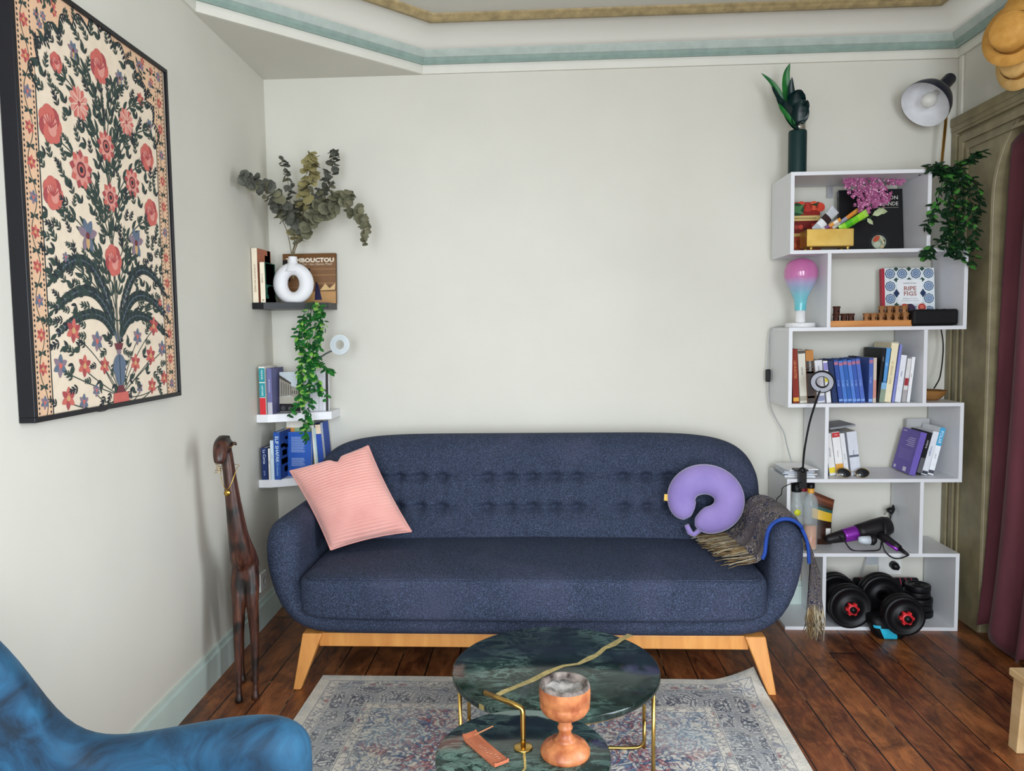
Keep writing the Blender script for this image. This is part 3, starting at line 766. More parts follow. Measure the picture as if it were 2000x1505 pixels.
# blue velvet armchair cut off at the lower left
def armchair():
    m, nt, b, tc = newmat('blue_velvet')
    n = noise(nt, tc, 7, 5, 1.6, 0.6).outputs[0]
    nt.links.new(ramp(nt, n, [(0.34, '#072133'), (0.46, '#0f3955'), (0.66, '#1d5576')]), b.inputs['Base Color'])
    b.inputs['Roughness'].default_value = 0.75; b.inputs['Sheen Weight'].default_value = 0.22; b.inputs['Sheen Roughness'].default_value = 0.35
    b.inputs['Sheen Tint'].default_value = lin('#8fb4cc')
    nt.links.new(nd(nt, 'ShaderNodeBump', {'Strength': 0.25, 'Distance': 0.004, 'Height': n}).outputs[0], b.inputs['Normal'])
    root = thing('armchair', 'blue velvet tub armchair, only its arm and back in view at lower left', 'armchair', (-0.85, 1.0, 0))
    # shell path in plan from far arm front, round the back, to near arm front: (x, y, top height, thickness)
    P = [(-0.470, 1.385, .495, .030), (-0.485, 1.39, .528, .085), (-0.53, 1.395, .549, .11), (-0.60, 1.40, .545, .115), (-0.70, 1.40, .527, .115), (-0.80, 1.40, .507, .115), (-0.88, 1.39, .500, .11),
         (-0.945, 1.375, .535, .11), (-0.985, 1.35, .655, .115), (-1.025, 1.31, .755, .12), (-1.07, 1.26, .83, .125), (-1.10, 1.18, .875, .13), (-1.11, 1.0, .89, .13), (-1.10, .82, .875, .13), (-1.07, .74, .83, .125),
         (-1.025, .69, .755, .12), (-.985, .65, .655, .115), (-.945, .625, .535, .11), (-.88, .61, .5, .11), (-.8, .60, .507, .115), (-.7, .6, .527, .115), (-.6, .6, .545, .115), (-.53, .605, .549, .11), (-.485, .61, .528, .085), (-.470, .615, .495, .03)]
    rings = []
    for i, (x, y, h, th) in enumerate(P):
        a, c = P[max(i-1, 0)], P[min(i+1, len(P)-1)]
        t = Vector((c[0]-a[0], c[1]-a[1])).normalized(); nn = Vector((t.y, -t.x))
        r = th/2; ring = []
        for k in range(9):
            q = PI*k/8; ring.append((x+nn.x*r*math.cos(q), y+nn.y*r*math.cos(q), h-r*1.0+r*math.sin(q)*1.0))
        ring.append((x-nn.x*r, y-nn.y*r, .32)); ring.append((x-nn.x*r*.8, y-nn.y*r*.8, .16)); ring.append((x+nn.x*r*.8, y+nn.y*r*.8, .16)); ring.append((x+nn.x*r, y+nn.y*r, .32))
        rings.append(ring)
    w = MB(); w.loft(rings); w.obj('shell', m, root, sub=2, world=True)
    w = MB(); w.box(-1.05, -.46, .665, 1.335, .20, .40); w.obj('seat', m, root, bevel=.04, bseg=4, world=True)
    for x in (-.55, -.98):
        for y in (.70, 1.30):
            l = MB(); l.lathe([(.012, .0), (.02, .17)], n=12, M=Matrix.Translation((x, y, .0095 if x > -.8 else 0))); l.obj('leg', m_oak, root, world=True)
    s = MB(); s.tube([(-.925, 1.345, .475), (-.975, 1.27, .44), (-1.0, 1.22, .41)], .0035, n=6); s.obj('seam', m, root, world=True)
armchair()

# pale wooden stool at the right edge
def stool():
    m = mat('pale_pine', '#c4a274', 0.5, hex2='#d6b88c', vs=5, stretch=(1, 5, 5))
    c0 = atz(1970, 1303, .25); e = (atz(2000, 1325, .25)-c0); e.z = 0; e.normalize()
    root = thing('stool', 'low pale wooden stool cut off by the right edge of the photo', 'stool', (c0.x, c0.y, 0), (0, 0, math.atan2(e.y, e.x)))
    w = MB(); w.box(0, .30, 0, .34, .228, .252); w.obj('seat', m, root, bevel=.004)
    for x, sx in ((.030, -1), (.27, 1)):
        for y, sy in ((.030, -1), (.31, 1)):
            l = MB(); l.loft([[(x+sx*.018+a, y+sy*.004+b, 0) for a, b in ((-.022, -.015), (.022, -.015), (.022, .015), (-.022, .015))], [(x+a, y+b, .229) for a, b in ((-.026, -.018), (.026, -.018), (.026, .018), (-.026, .018))]], smooth=False)
            l.obj('leg', m, root, bevel=.003)
    for y in (.022, .305):
        w = MB(); w.box(.05, .25, y, y+.016, .19, .228); w.obj('apron', m, root)
stool()
# ---------------------------------------------------------------- framed floral print on the left wall
def wall_left_frame(y, z, off=0.0):
    """matrix: x along the left wall (away from the camera), y into the wall, z up"""
    e = Vector((-0.035, 1, 0)).normalized(); n = Vector((-e.y, e.x, 0))
    o = Vector((XL(y), y, z))-n*off
    return o, math.atan2(e.y, e.x)
def framed_print():
    o, a = wall_left_frame(1.700, 1.080, 0.001)
    root = thing('framed_print', 'large black framed floral textile print hanging on the left wall', 'picture', o, (0, 0, a))
    W, H, D, B = 0.758, 1.042, 0.038, 0.013
    mf = mat('black_frame', '#14141a', 0.35, var=0.1)
    f = MB()
    f.box(0, W, -D, 0, 0, B); f.box(0, W, -D, 0, H-B, H); f.box(0, B, -D, 0, B, H-B); f.box(W-B, W, -D, 0, B, H-B)
    f.obj('frame', mf, root, bevel=0.0015)
    P = MB(); Y0 = -0.030
    C = {k: pm(v, 0.85) for k, v in dict(cream='#e3d2bb', tan='#dfb795', coral='#c5655b', red='#a5484a', pink='#d59184', dark='#2b3236', green='#36443f', slate='#5d6b7e', mauve='#85727f', deep='#6f3a3f', ochre='#c9a06e').items()}
    lay = [0]
    def poly(pts, c, L):
        lay[0] += 1
        y = Y0-0.00012*L-0.0000003*lay[0]
        P.add([(p[0], y, p[1]) for p in pts], [tuple(range(len(pts)))], C[c])
    def circ(x, z, r, c, L, n=12, ry=None): poly([(x+r*math.cos(2*PI*k/n), z+(ry or r)*math.sin(2*PI*k/n)) for k in range(n)], c, L)
    P.box(B*0.5, W-B*0.5, Y0, Y0+0.004, B*0.5, H-B*0.5, C['cream'])
    x0, x1, z0, z1 = B, W-B, B, H-B
    rnd = random.Random(11)
    def rect(a, b, c, d, col, L): poly([(a, c), (b, c), (b, d), (a, d)], col, L)
    def leaf(x, z, ang, ln, wd, c, L=3, bend=0.0):
        pts = []
        for t, s in ((0, 0), (.3, .85), (.6, .9), (.85, .5), (1, 0)): pts.append((t, s))
        up, dn = [], []
        for t, s in pts:
            ax = ang+bend*t; px, pz = x+math.cos(ax)*ln*t, z+math.sin(ax)*ln*t
            nx, nz = -math.sin(ax), math.cos(ax)
            up.append((px+nx*wd*s, pz+nz*wd*s)); dn.append((px-nx*wd*s, pz-nz*wd*s))
        poly(up+dn[::-1][1:-1], c, L)
    def line(pts, wd, c, L):
        for (ax, az), (bx, bz) in zip(pts[:-1], pts[1:]):
            l = math.hypot(bx-ax, bz-az) or 1e-6; nx, nz = -(bz-az)/l*wd, (bx-ax)/l*wd
            poly([(ax+nx, az+nz), (bx+nx, bz+nz), (bx-nx, bz-nz), (ax-nx, az-nz)], c, L)
    def curve(p0, p1, p2, n=14): return [((1-t)**2*p0[0]+2*t*(1-t)*p1[0]+t*t*p2[0], (1-t)**2*p0[1]+2*t*(1-t)*p1[1]+t*t*p2[1]) for t in [i/n for i in range(n+1)]]
    def spray(x, z, ang, ln, c='green', L=3, n=4):
        """small feathery leaf cluster"""
        for k in range(n):
            t = k/n; px, pz = x+math.cos(ang)*ln*t*.8, z+math.sin(ang)*ln*t*.8
            for s in (-1, 1): leaf(px, pz, ang+s*(.75-.3*t), ln*.42*(1-.35*t), ln*.07, c, L)
        leaf(x, z, ang, ln, ln*.06, c, L)
    def flower(x, z, r, kind, L=6):
        if kind == 'daisy':
            for k in range(9): leaf(x, z, 2*PI*k/9+.2, r, r*.30, 'coral' if k % 2 else 'red', L)
            for k in range(9): leaf(x, z, 2*PI*k/9+.55, r*.8, r*.2, 'pink', L+.4)
            circ(x, z, r*.40, 'deep', L+1); circ(x, z, r*.28, 'coral', L+1.4); circ(x, z, r*.16, 'dark', L+1.8)
        elif kind == 'peony':
            for k in range(7): circ(x+r*.48*math.cos(2*PI*k/7), z+r*.5*math.sin(2*PI*k/7), r*.5, ('coral', 'red', 'coral')[k % 3], L)
            for k in range(5): circ(x+r*.25*math.cos(2*PI*k/5+.3), z+r*.3*math.sin(2*PI*k/5+.3), r*.34, ('pink', 'coral')[k % 2], L+.5)
            for k in range(6): leaf(x, z-r*.2, PI/2+(k-2.5)*.36, r*.8, r*.05, 'red', L+1)
        elif kind == 'wheel':
            for k in range(12): leaf(x, z, 2*PI*k/12, r, r*.27, ('coral', 'pink')[k % 2], L)
            for k in range(12): line([(x, z), (x+r*.85*math.cos(2*PI*k/12+.26), z+r*.85*math.sin(2*PI*k/12+.26))], r*.02, 'cream', L+.7)
            circ(x, z, r*.16, 'red', L+1)
        elif kind == 'iris':
            for q in (.3, 1.1, 1.9, 2.8, 4.2, 5.2): leaf(x, z, q, r*1.0, r*.28, ('mauve', 'slate')[int(q*3) % 2], L)
            leaf(x, z, 4.7, r*.8, r*.2, 'ochre', L+.5); circ(x, z, r*.2, 'deep', L+1)
        elif kind == 'star':
            for k in range(6): leaf(x, z, 2*PI*k/6+.4, r, r*.3, ('red', 'coral')[k % 2], L)
            circ(x, z, r*.25, 'ochre', L+1)
        elif kind == 'mstar':
            for k in range(6): leaf(x, z, 2*PI*k/6+.4, r, r*.3, ('mauve', 'slate')[k % 2], L)
            circ(x, z, r*.25, 'coral', L+1)
    # borders
    bw = 0.062
    for (a, b) in ((x0+.008, x0+.008+bw), (x1-.008-bw, x1-.008)):
        rect(a, b, z0, z1, 'tan', 1)
        for e in (a, b): rect(e-.0022, e+.0022, z0, z1, 'dark', 2)
        for e in (a+.009, b-.009):
            for k in range(84):
                zz = z0+.006+k*.0121; poly([(e-.0035, zz), (e, zz+.0045), (e+.0035, zz), (e, zz-.0045)], 'dark', 3)
        m = (a+b)/2
        for k in range(13):
            zz = z0+.03+k*.080
            line(curve((m, zz-.04), (m+.024*(-1)**k, zz), (m, zz+.04), 8), .0013, 'green', 3)
            flower(m, zz, .0175, 'star' if k % 3 else 'mstar', 4)
            for s in (-1, 1):
                leaf(m, zz+.034, PI/2+s*1.0, .018, .004, 'green', 4); leaf(m, zz+.040, -PI/2+s*1.0, .018, .004, 'green', 4)
    xi0, xi1 = x0+.008+bw, x1-.008-bw
    xc = (xi0+xi1)/2
    # arch spandrels: tan corners with scalloped, fringed edge
    sc_ = [(xi0, .790), (xi0+.012, .852), (xi0+.052, .905), (xi0+.105, .952), (xi0+.165, .985), (xi0+.235, 1.005), (xc, 1.022)]
    for sgn in (1, -1):
        q = lambda x: x if sgn > 0 else 2*xc-x
        top = [(q(xi0), z1), (q(xc), z1)]
        edge = []
        for (ax, az), (bx, bz) in zip(sc_[:-1], sc_[1:]):
            mx, mz = (ax+bx)/2, (az+bz)/2; l = math.hypot(bx-ax, bz-az); nx, nz = (bz-az)/l, -(bx-ax)/l
            for k in range(9):
                t = k/8; bul = math.sin(PI*t)*.030
                edge.append((q(ax+(bx-ax)*t - nx*bul*-1*.0 + nx*0 - nx*bul*(-1)*(-1)), az+(bz-az)*t - nz*bul))
        for (ax, az), (bx, bz) in zip(edge[:-1], edge[1:]):
            poly([(ax, az), (bx, bz), (bx, z1), (ax, z1)] if sgn > 0 else [(bx, bz), (ax, az), (ax, z1), (bx, z1)], 'tan', 1)
        line(edge, .0022, 'dark', 3)
        for i in range(0, len(edge)-1, 1):
            (ax, az), (bx, bz) = edge[i], edge[i+1]
            leaf(ax, az, math.atan2(-.6, .5*sgn), .020, .0042, 'dark', 3)
        for k in range(16):
            t = rnd.random(); xx = xi0+.012+.17*t; zz = rnd.uniform(.99-.09*t if t > .3 else .90, z1-.012)
            if zz < .86+.75*(xx-xi0)**.75*1.0: continue
            flower(q(xx), zz, .013, ('star', 'mstar')[k % 2], 4)
        for k in range(50):
            xx = xi0+.22*rnd.random(); zz = rnd.uniform(.86, z1-.01)
            if zz < .87+.62*(xx-xi0)**.8: continue
            leaf(q(xx), zz, rnd.uniform(0, 6.28), .02, .0045, 'green', 4)
    # trunk
    tr = [(.393, .17), (.392, .30), (.388, .45), (.385, .60), (.378, .75), (.366, .91)]
    for s in (-.004, 0, .004): line([(x+s, z) for x, z in tr], .0012, 'green', 3)
    BIG = [(.366, .922, .046, 'peony'), (.259, .794, .045, 'wheel'), (.496, .81, .042, 'wheel'), (.132, .709, .048, 'peony'), (.380, .715, .044, 'daisy'), (.254, .626, .052, 'daisy'), (.513, .642, .044, 'daisy'),
           (.128, .545, .042, 'peony'), (.390, .579, .042, 'daisy'), (.610, .735, .042, 'peony'), (.620, .572, .042, 'peony'), (.389, .407, .045, 'peony'), (.169, .866, .026, 'peony'), (.585, .90, .022, 'star'),
           (.268, .46, .046, 'iris'), (.519, .469, .044, 'iris'), (.245, .922, .024, 'iris'), (.470, .925, .024, 'iris'), (.635, .835, .022, 'iris'), (.165, .395, .014, 'mstar'),
           (.182, .213, .032, 'star'), (.602, .226, .030, 'star'), (.223, .122, .030, 'star'), (.317, .118, .024, 'star'), (.482, .119, .028, 'star'), (.575, .137, .030, 'star'), (.145, .045, .030, 'star'), (.211, .030, .022, 'mstar'),
           (.286, .185, .028, 'mstar'), (.501, .195, .026, 'mstar'), (.119, .127, .030, 'mstar'), (.650, .157, .026, 'mstar'), (.575, .045, .026, 'star'), (.655, .064, .024, 'star'), (.650, .30, .014, 'star'), (.271, .055, .018, 'mstar'), (.50, .045, .018, 'mstar')]
    occ = []
    for x, z, r, k in BIG:
        flower(x, z, r, k)
        occ.append((x, z, r))
        if z > .25:
            tz = max(.24, z-.16-.25*abs(x-.385)); tx = .388
            if abs(x-.385) > .03:
                c = curve((tx, tz), (tx+(x-tx)*.35, z-.05), (x, z-r*.5)); line(c, .0017, 'green', 3)
                for i in range(2, len(c)-2, 2):
                    a = math.atan2(c[i+1][1]-c[i][1], c[i+1][0]-c[i][0])
                    for s in (-1, 1): leaf(c[i][0], c[i][1], a+s*.9, .042, .0072, 'green', 3, -s*.5)
        else:
            c = curve((.393, .03), ((x+.393)/2, z-.06), (x, z-.01)); line(c, .0014, 'green', 3)
    # toothed palm fronds
    def frond(p0, p1, p2, ln=.040):
        c = curve(p0, p1, p2, 26); line(c, .0022, 'slate', 4); 
        for i in range(2, 26):
            a = math.atan2(c[i+1][1]-c[i][1], c[i+1][0]-c[i][0]); k = ln*(1.0-.45*i/26)
            for s in (-1, 1): leaf(c[i][0], c[i][1], a+s*.75, k, .0058, ('green', 'dark')[i % 2], 4, -s*.3)
        leaf(c[-1][0], c[-1][1], math.atan2(c[-1][1]-c[-2][1], c[-1][0]-c[-2][0]), .03, .006, 'green', 4)
    for s in (1, -1):
        q = lambda x: .393+s*(x-.393)
        frond((q(.385), .20), (q(.30), .50), (q(.105), .335)); frond((q(.387), .19), (q(.31), .40), (q(.105), .262)); frond((q(.388), .18), (q(.32), .32), (q(.112), .205), .036)
    # filling sprays of leaves
    tries = 0
    while tries < 2200:
        tries += 1
        x = rnd.uniform(xi0+.012, xi1-.012); z = rnd.uniform(z0+.02, 1.0)
        if z > .80 and (z-.80) > .22*math.sqrt(max(0.0, 1-((x-xc)/(xi1-xc))**2))+.0: continue
        if .20 < z < .37 and abs(x-.39) < .10: continue
        if any(math.hypot(x-a, z-b) < r+.016 for a, b, r in occ): continue
        occ.append((x, z, .007))
        a = math.atan2(z-.15, (x-.39)*1.3)+rnd.uniform(-.8, .8)
        if rnd.random() < .65: spray(x, z, a, rnd.uniform(.035, .05), rnd.choice(('green', 'green', 'dark')), 3, 3)
        else:
            leaf(x, z, a, .034, .006, 'green', 3, .8); leaf(x, z, a+1.2, .026, .005, 'green', 3, -.6); leaf(x, z, a-1.0, .026, .005, 'dark', 3, .6)
    # urn
    poly([(.370, .178), (.417, .178), (.408, .160), (.378, .160)], 'deep', 8); poly([(.382, .160), (.404, .160), (.402, .148), (.384, .148)], 'mauve', 8)
    poly([(.393+.036*math.cos(t)*(1 if math.sin(t) > 0 else .75), .102+.046*math.sin(t)) for t in [2*PI*k/20 for k in range(20)]], 'slate', 8)
    line([(.393, .062), (.393, .144)], .0016, 'dark', 9)
    poly([(.380, .060), (.406, .060), (.418, .040), (.368, .040)], 'deep', 8); poly([(.356, .040), (.430, .040), (.436, z0), (.350, z0)], 'coral', 8)
    P.obj('print', C['cream'], root)
framed_print()

# ---------------------------------------------------------------- carved giraffe
def giraffe():
    m, nt, b, tc = newmat('carved_dark_wood')
    n1 = noise(nt, tc, 7, 3, 0.4).outputs[0]; g = noise(nt, nd(nt, 'ShaderNodeMapping', {'Vector': tc, 'Scale': (9, 9, 1.2)}).outputs[0], 9, 4).outputs[0]
    c = ramp(nt, g, [(0.3, '#1d0f09'), (0.55, '#44241a'), (0.75, '#653b26')])
    v = noise(nt, nd(nt, 'ShaderNodeMapping', {'Vector': tc, 'Scale': (1, 1, 0.8)}).outputs[0], 11, 1).outputs[0]
    c = mix(nt, nd(nt, 'ShaderNodeMapRange', {0: v, 1: 0.54, 2: 0.60}).outputs[0], c, lin('#140a07'))
    nt.links.new(c, b.inputs['Base Color']); b.inputs['Roughness'].default_value = 0.38
    base = Vector((-1.085, 2.57, 0))
    root = thing('giraffe_figure', 'tall dark carved wooden giraffe standing by the left wall beside the sofa', 'figurine', base)
    w = MB()
    def T(pts, r, n=14): w.tube([Vector(p) for p in spline([q for q in pts], 5)], [r[min(len(r)-1, int(i/5))]*(1-(i % 5)/5)+r[min(len(r)-1, int(i/5)+1)]*((i % 5)/5) for i in range((len(pts)-1)*5+1)], n=n)
    x0, y0 = base.x, base.y
    fl, frr = (-1.100, 2.540), (-1.050, 2.562)      # front hooves
    # front legs flow straight into shoulders
    for (fx, fy), sh in ((fl, (-1.112, 2.600, .40)), (frr, (-1.066, 2.605, .40))):
        T([(fx, fy, .012), (fx-.001, fy+.004, .05), (fx-.004, fy+.014, .10), (fx-.008, fy+.03, .22), ((fx+sh[0])/2-.004, sh[1]-.012, .34), sh, (sh[0]*.6-1.090*.4, sh[1]+.01, .47)], [.0125, .0095, .012, .0165, .022, .027, .030])
    # rear legs
    for fx, fy, hx in ((-1.150, 2.690, -1.140), (-1.106, 2.700, -1.100)):
        T([(fx, fy, .012), (fx, fy, .06), (fx-.002, fy+.008, .17), (hx, fy-.012, .27), (hx+.006, fy-.03, .37), (-1.108, 2.665, .44)], [.0125, .0095, .0115, .015, .025, .036])
    # trunk and neck
    T([(-1.125, 2.712, .405), (-1.118, 2.69, .428), (-1.102, 2.645, .458), (-1.093, 2.605, .50), (-1.098, 2.582, .58), (-1.107, 2.572, .70), (-1.115, 2.568, .80), (-1.122, 2.565, .875), (-1.124, 2.552, .905)], [.020, .040, .047, .046, .034, .026, .0215, .0205, .022])
    # head facing the room, muzzle forward, ears and horns
    T([(-1.128, 2.582, .888), (-1.127, 2.560, .908), (-1.124, 2.530, .898), (-1.121, 2.508, .868), (-1.119, 2.498, .846)], [.020, .027, .026, .021, .015])
    for s in (-1, 1):
        T([(-1.125+s*.012, 2.560, .915), (-1.125+s*.013, 2.563, .926), (-1.125+s*.013, 2.564, .932)], [.009, .008, .008], 8)
        T([(-1.125+s*.018, 2.572, .903), (-1.125+s*.030, 2.578, .902), (-1.125+s*.035, 2.580, .895)], [.006, .0075, .003], 8)
    T([(-1.122, 2.712, .42), (-1.130, 2.728, .38), (-1.132, 2.732, .30)], [.008, .006, .006], 8)
    # hooves
    for fx, fy in (fl, frr, (-1.150, 2.690), (-1.106, 2.700)): w.lathe([(.015, 0), (.0145, .012), (.010, .026)], n=12, M=Matrix.Translation((fx, fy-.002, 0)))
    o = w.obj('body', m, root, world=True)
    r = o.modifiers.new('remesh', 'REMESH'); r.mode = 'VOXEL'; r.voxel_size = 0.0045; r.use_smooth_shade = True
    s = o.modifiers.new('smooth', 'SMOOTH'); s.factor = 0.5; s.iterations = 4
    # gold necklace hung on the neck
    nk = thing('necklace', 'fine gold chain with a round pendant hung on the wooden giraffe neck', 'necklace', (-1.118, 2.545, .80))
    mg = mat('gold_chain', '#c9a24e', 0.25, 1.0)
    c = MB(); pts = []
    for k in range(25):
        t = k/24; a = PI*(t*2-1)
        pts.append((-1.113+.030*math.sin(a), 2.569-.033*math.cos(a), .815-.075*max(0, math.cos(a))**2+.01))
    c.tube(spline(pts, 2), .0011, n=6); c.obj('chain', mg, nk, world=True)
    p = MB(); p.lathe([(.0005, -.0012), (.0105, -.0012), (.0105, .0012), (.0005, .0012)], n=20, M=Matrix.Translation((-1.111, 2.533, .738)) @ Matrix.Rotation(PI/2, 4, 'X')); p.obj('pendant', mg, nk, world=True)
    e = MB()
    c2 = [( -1.124+.031*math.cos(2*PI*k/20), 2.55+.033*math.sin(2*PI*k/20), .897+.004*math.sin(4*PI*k/20)) for k in range(21)]
    e.tube(c2, .0012, n=6); tag(e.obj('bracelet', mg), 'thin gold bangle resting round the wooden giraffe head', 'bracelet')
    h = MB(); rn = random.Random(2); q = []
    for k in range(30):
        q.append((-1.150+.012*math.sin(k*1.9), 2.560+.006*math.cos(k*2.3), .885-.0028*k))
    h.tube(q, .0010, n=5); tag(h.obj('earring', mg), 'coiled gold earring dangling from the left ear of the giraffe', 'earring')
giraffe()

# wall outlets
mo = mat('outlet_plastic', '#e9e8e4', 0.35)
o, a = wall_left_frame(3.244, .195, .001)
ol = thing('wall_outlet', 'white wall outlet on the left wall just above the baseboard', 'outlet', o, (0, 0, a))
w = MB(); w.box(-.04, .04, -.010, 0, -.04, .04); PLT = w.obj('plate', mo, ol, bevel=.003)
w = MB(); w.lathe([(.022, 0), (.022, .0015), (.019, -.002), (.001, -.002)], n=24, M=Matrix.Translation((0, -.0115, 0)) @ Matrix.Rotation(PI/2, 4, 'X')); w.obj('socket', mat('outlet_grey', '#c9c8c4', .4), ol).parent = PLT
# ---------------------------------------------------------------- books
m_page = mat('paper_pages', '#e9e2d2', 0.85, hex2='#d9d0bd', vs=60, stretch=(8, 0.5, 0.5))
def book(x, z, y0, t, h, d, col, label, lean=0.0, rotz=0.0, bands=(), txt=(), cover=(), lcover=(), group=None, corner='l', name='book', back=None):
    """upright book, spine towards the room. (x, z): bottom-left corner of the spine (bottom-right when corner='r');
    lean > 0 tips the top to the right. bands: (z0, z1, colour) on the spine; txt: (string, z centre, size, colour);
    cover: (u0, u1, z0, z1, colour) patches on the right-hand board, u from spine; fractions of the book"""
    root = thing(name, label, 'book', (x, y0, z), (0, lean, rotz), group)
    mc = pm(col)
    xo = 0.0 if lean <= 0 else 0.0
    # lowest corner at local origin: left corner if leaning left, right corner if leaning right
    ox = -t if lean > 0 else 0.0
    if lean > 0: root.location.x = x + t*math.cos(lean) if corner == 'l' else x
    c = MB(); k = min(0.0022, t*0.14)
    c.box(ox, ox+k, 0, d, 0, h, mc); c.box(ox+t-k, ox+t, 0, d, 0, h, mc); c.box(ox, ox+t, -0.0005, k, 0, h, mc)
    for b0, b1, bc in bands: c.poly([(ox+.0004, -.0009, b0*h), (ox+t-.0004, -.0009, b0*h), (ox+t-.0004, -.0009, b1*h), (ox+.0004, -.0009, b1*h)], pm(bc))
    for s, zc, size, tc in txt:
        M = Matrix.Translation((ox+t/2, -.0014, zc*h)) @ FRONT @ Matrix.Rotation(-PI/2, 4, 'Z')
        c.text(s, size, M, pm(tc))
    for u0, u1, z0, z1, cc in cover:
        xx = ox+t+.0004
        c.poly([(xx, u0*d, z0*h), (xx, u1*d, z0*h), (xx, u1*d, z1*h), (xx, u0*d, z1*h)], pm(cc))
    for u0, u1, z0, z1, cc in lcover:
        xx = ox-.0004
        c.poly([(xx, u1*d, z0*h), (xx, u0*d, z0*h), (xx, u0*d, z1*h), (xx, u1*d, z1*h)], pm(cc))
    c.obj('cover', mc, root)
    p = MB(); p.box(ox+k, ox+t-k, k, d-.004, .003, h-.003); p.obj('pages', m_page, root)
    return root
def flat_book(x, z, y, w_, h, t, col, label, back=0.12, rotz=0.0, art=None, spine=None, group=None):
    """book standing with its cover towards the room, leaning back; y: front of the bottom edge"""
    root = thing('book', label, 'book', (x, y, z), (-back, 0, rotz), group)
    mc = pm(col, 0.4); c = MB(); k = .0025
    c.box(0, w_, 0, k, 0, h, mc); c.box(0, w_, t-k, t, 0, h, mc); c.box(-.0005, k, 0, t, 0, h, pm(spine) if spine else mc)
    if art: art(c, w_, h)
    c.obj('cover', mc, root)
    p = MB(); p.box(k, w_-.004, k, t-k, .004, h-.004); p.obj('pages', m_page, root)
    return root
def fpoly(c, pts, col, L=1, rough=.45): c.poly([(x, -.0004*L, z) for x, z in pts], pm(col, rough))
def frect(c, x0, x1, z0, z1, col, L=1): fpoly(c, [(x0, z0), (x1, z0), (x1, z1), (x0, z1)], col, L)
def fcirc(c, x, z, r, col, L=1, ry=None, n=16): fpoly(c, [(x+r*math.cos(2*PI*k/n), z+(ry or r)*math.sin(2*PI*k/n)) for k in range(n)], col, L)
def ftext(c, s, x, z, size, col, L=3, align='CENTER', sx=1.0, rot=0.0, bold=0.0):
    c.text(s, size, Matrix.Translation((x, -.0004*L, z)) @ FRONT @ Matrix.Rotation(rot, 4, 'Z'), pm(col, .45), align, bold, sx)

# ---------------------------------------------------------------- corner shelves
m_blk = mat('black_laminate', '#17161b', 0.35, var=.1)
m_wsh = mat('white_laminate', '#e6e6ea', 0.35, var=.03)
def corner_shelf(zt, th, m, label, xr=-.985, yl=3.252, ye=3.365):
    xl = XL(yl)+.001
    root = thing('corner_shelf', label, 'shelf', (-1.15, 3.40, zt-th), group='floating corner shelves')
    w = MB(); out = [(xl, yl), (xl+.05, yl), (xr, ye), (xr, YW-.001), (XL(YW)+.001, YW-.001)]
    w.prism(out, zt-th, zt); w.obj('board', m, root, bevel=.0015, world=True)
    return root
Z1, Z2, Z3 = 1.412, .928, .642
corner_shelf(Z1, .028, m_blk, 'black corner shelf holding the white ring vase and three books')
corner_shelf(Z2, .034, m_wsh, 'white corner shelf in the middle, with the red and teal book')
corner_shelf(Z3, .034, m_wsh, 'white corner shelf at the bottom with the blue books')
YB = 3.258
xw = XL(YB)+.004
# shelf 1
book(xw, Z1, YB, .024, .232, .16, '#eadcc4', 'tallest cream-spined book on the black corner shelf, against the left wall', txt=(('LE PROPHETE DES SABLES', .45, .0105, '#8a6a50'), ), cover=((0, 1, 0, 1, '#b0684a'), (.15, .5, .3, .75, '#c98a62'), (.55, .8, 0, .9, '#3a2420'), (.75, .95, .5, 1, '#c07858')), lean=0)
book(xw+.034, Z1, YB, .021, .172, .125, '#efe4cc', 'shorter cream-spined book with a green cover on the black corner shelf', txt=(('Le voyage', .6, .010, '#6a5a40'), ('A', .06, .014, '#222222')), cover=((0, 1, 0, 1, '#1d5a48'), (.1, .9, .45, .98, '#3c8e70'), (.3, .9, .1, .42, '#1a2028'), (.2, .5, .2, .38, '#8a93a0'), (0, 1, 0, .1, '#8a4a30')))
def art_timb(c, w, h):
    frect(c, 0, w, 0, h, '#7d5634', 1)
    frect(c, 0, w, h*.90, h, '#6f4a26', 2); 
    for k, z in enumerate((.40, .56, .68)): frect(c, w*.35, w, h*z, h*(z+.012), '#a87d50', 2)
    frect(c, 0, w*.14, h*.45, h*.88, '#1c1512', 2); frect(c, w*.36, w*.52, h*.52, h*.70, '#171210', 3)
    frect(c, 0, w, 0, h*.24, '#b98b56', 2); frect(c, w*.6, w*.98, h*.24, h*.36, '#6e4c30', 2)
    fpoly(c, [(w*.70, h*.26), (w*.98, h*.27), (w*.99, h*.40), (w*.88, h*.30), (w*.80, h*.40)], '#d7b27c', 3)
    fpoly(c, [(w*.60, h*.07), (w*.74, h*.07), (w*.70, h*.25), (w*.66, h*.40), (w*.62, h*.40), (w*.61, h*.22)], '#2a2347', 4); fcirc(c, w*.635, h*.41, w*.018, '#20170f', 5)
    for z in (.31, .20): frect(c, w*.12, w*.35, h*z, h*(z+.02), '#8f6a45', 3)
    ftext(c, 'TOMBOUCTOU', w*.52, h*.862, h*.115, '#efe3cf', 5, sx=1.18, bold=.0012)
    ftext(c, 'au Mali : Gao, Djenne, Mopti', w*.62, h*.785, h*.058, '#e6d6bb', 5)
flat_book(-1.222, Z1, 3.462, .245, .228, .016, '#5f4226', 'brown picture book with a desert town cover leaning behind the white vase', back=.08, art=art_timb)
